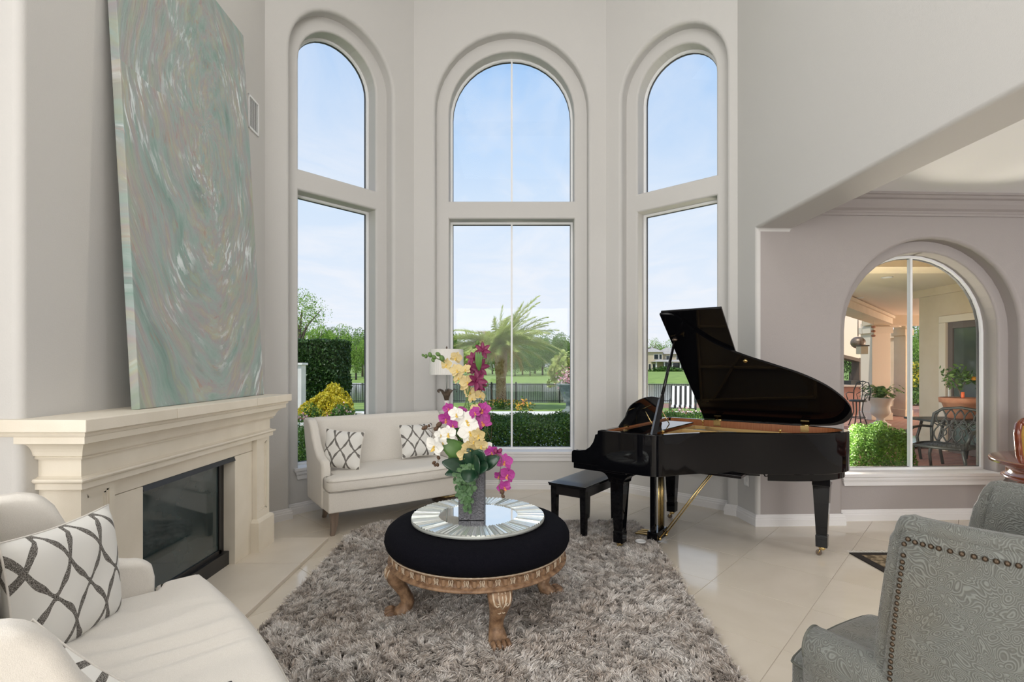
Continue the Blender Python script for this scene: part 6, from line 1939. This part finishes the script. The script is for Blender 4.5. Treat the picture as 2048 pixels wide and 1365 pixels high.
m_ = MB(); m_.box(-.62, .55, -.3, .3, .70, .735); m_.build('tabletop', M['castmetal'], pt, bevel=.01)
m_ = MB()
for k in range(9): m_.tube([(-.6 + k * .14, -.3, .70), (-.53 + k * .14, -.3, .655), (-.46 + k * .14, -.3, .70)], .010, 5)
m_.build('table_apron', M['castmetal'], pt)
for x, y in ((-.45, -.22), (.45, -.22), (-.45, .22), (.45, .22)):
    m_ = MB(); m_.tube([(x * .8, y, .70), (x, y, .4), (x * .85, y, .02)], .022, 7); m_.build('leg', M['castmetal'], pt)
M['terracotta'] = mat('terracotta', (.42, .17, .09), .8, col2=(.50, .24, .14), nscale=9)
to = empty('terracotta_pot', (PX(1928, 8.45), 8.5, .636)); tag(to, 'big terracotta pot with a small citrus tree standing on the patio table', 'plant pot')
m_ = MB(); m_.lathe([(.17, 0), (.18, .01), (.255, .25), (.29, .26), (.30, .34), (.275, .345), (.25, .30), (.02, .29)], n=28); m_.build('pot', M['terracotta'], to)
m_ = MB(); m_.tube([(0, 0, .28), (-.03, 0, .45), (-.10, 0, .60), (-.22, 0, .72)], .009, 6); m_.tube([(-.03, 0, .45), (.08, .02, .60), (.14, .02, .66)], .007, 6); m_.tube([(-.06, 0, .52), (-.02, .02, .72)], .006, 6); m_.build('stem', M['bark'], to)
p = np.concatenate([rng.normal(0, .06, (60, 3)) + np.array(c) for c in ((-.18, 0, .72), (.12, 0, .68), (-.03, 0, .74), (-.08, 0, .60))])
V, F = cards(p, .085, .45); tag(np_obj('leaves', V, F, M['boxwood'], to), kind='stuff')
m_ = MB(); m_.ell((.16, -.05, .66), .036, 12, 8); m_.build('orange', mat('orange_fruit', (.85, .35, .02), .5), to)
m_ = MB(); m_.tube([(-.08, -.12, .30), (-.09, -.13, .44)], .03, 4); m_.build('plant_tag', mat('orange_tag', (.85, .16, .05), .5), to)

# white urn with fern
fu = empty('fern_urn', (PX(1761, 13.9), 13.9, -.1)); tag(fu, 'white fluted garden urn planted with a fern in front of the cream column', 'urn')
m_ = MB(); n = 32
up = [(.24, 0), (.24, .03), (.17, .06), (.09, .14), (.10, .20), (.20, .28), (.235, .36), (.21, .45), (.20, .52), (.25, .66), (.30, .72), (.31, .75), (.27, .75), (.2, .70)]
m_.loft([[(r * (1 + (.035 if .2 < z < .70 else 0) * math.cos(i * PI)) * math.cos(2 * PI * i / n), r * (1 + (.035 if .2 < z < .70 else 0) * math.cos(i * PI)) * math.sin(2 * PI * i / n), z) for i in range(n)] for r, z in up], smooth=True)
m_.build('urn', mat('white_cast_stone', (.70, .64, .57), .8), fu)
m_ = MB()
for k in range(60):
    a = k * 2.4; l_ = random.uniform(.34, .60); u_ = random.uniform(.10, .42)
    pts = [Vector((math.cos(a) * l_ * t, math.sin(a) * l_ * t, .73 + u_ * math.sin(t * 2.4) - .05 * t)) for t in np.linspace(.05, 1, 8)]
    for p0, p1 in zip(pts, pts[1:]):
        s_ = Vector((-math.sin(a), math.cos(a), 0)) * .055
        m_.add([p0, p0 + s_ + (p1 - p0) * .6, p1], [(0, 1, 2)]); m_.add([p0, p0 - s_ + (p1 - p0) * .6, p1], [(0, 1, 2)])
tag(m_.build('fronds', M['boxwood'], fu), kind='stuff')
# lantern and chimes
la = empty('hanging_lantern', (PX(1724, 11.8), 11.8, 2.76)); tag(la, 'small tan lantern hanging on a thin cord left of the cream column', 'lantern')
m_ = MB(); m_.tube([(0, 0, 0), (0, 0, -.78)], .004, 5); m_.build('cord', M['stucco_white'], la)
m_ = MB(); m_.box(-.085, .085, -.085, .085, -.98, -.80); m_.build('lantern_body', M['stucco'], la, bevel=.01); m_ = MB(); m_.box(-.105, .105, -.105, .105, -.80, -.775); m_.build('cap', M['bark'], la, bevel=.005)
wc = empty('wind_chime', (PX(1746.5, 13.95), 13.95, 2.745)); tag(wc, 'striped wooden wind chime hanging from the patio beam', 'wind chime')
m_ = MB(); m_.tube([(0, 0, 0), (0, 0, -.18)], .003, 5); m_.build('cord', M['stucco_white'], wc)
for z, r in ((-.2, .045), (-.26, .03), (-.32, .045), (-.38, .03), (-.44, .045)):
    m_ = MB(); m_.lathe([(r * .9, z), (r * 1.15, z + .01), (r * 1.15, z + .045), (r * .9, z + .055)], n=12); m_.build('bead', M['terracotta' if r > .04 else 'stucco_white'], wc)
bd = empty('ceiling_fan_globe', (PX(1716, 14.5), 14.5, 2.95)); tag(bd, 'dark round hanging globe inside the arched opening of the patio', 'pendant')
m_ = MB(); m_.tube([(0, 0, 0), (0, 0, -.6)], .012, 6); m_.build('rod', M['bronze'], bd); m_ = MB(); m_.ell((0, 0, -.78), (.19, .19, .17), 16, 10); m_.build('globe', M['bronze'], bd)

# bush right outside the dining window, garden plants beyond the patio
t = empty('round_bush', (PX(1750, 6.75), 6.75, -.1)); tag(t, 'rounded bright green boxwood bush just outside the dining room window', 'bush')
k = 16000; u = rng.normal(size=(k, 3)); u /= np.linalg.norm(u, axis=1)[:, None]; u[:, 2] = np.abs(u[:, 2]); rr = (1 + .07 * np.sin(u[:, [0]] * 9) * np.sin(u[:, [1]] * 8 + 1)) * rng.uniform(.84, 1.03, (k, 1))
p = np.sign(u) * np.abs(u) ** .75 * rr * np.array([.40, .38, .62]) + np.array([0, 0, .20]); p2 = rng.uniform(-1, 1, (3000, 3)) * np.array([.33, .3, .12]) + np.array([0, 0, .12])
V, F = cards(np.concatenate([p, p2]), .034, .5); tag(np_obj('foliage', V, F, M['boxwood'], t), kind='stuff')
m_ = MB()
for a in range(8): m_.tube([(.03 * math.cos(a), .03 * math.sin(a), 0), (.12 * math.cos(a), .12 * math.sin(a), .3), (.25 * math.cos(a * 1.3), .25 * math.sin(a * 1.3), .6)], .009, 5)
m_.build('stems', M['bark'], t)
flowers('golden_hedge', 'yellow green hedge in the garden gap between patio column and house wall', PX(1836, 24), 24, -.1, 1.3, .6, 1.6, 2500, M['yellowleaf'], M['boxwood'], .11, 5000, 'hedge')
flowers('low_shrubs', 'low green plants under the golden hedge in the garden gap', PX(1836, 21), 21, -.1, 1.0, .4, .55, 0, M['boxwood'], M['boxwood'], .09, 3000, 'shrub')
tree(1838, 44, 640, 60, 0, 'green tree filling the garden gap right of the patio columns', base=-.1, group=None)
tree(1870, 60, 630, 80, 1, 'darker tree behind the garden gap beyond the patio', base=-.1, group=None)
tree(1700, 34, 650, 60, 1, 'palm green tree seen through the arched opening of the patio', base=-.1, group=None)
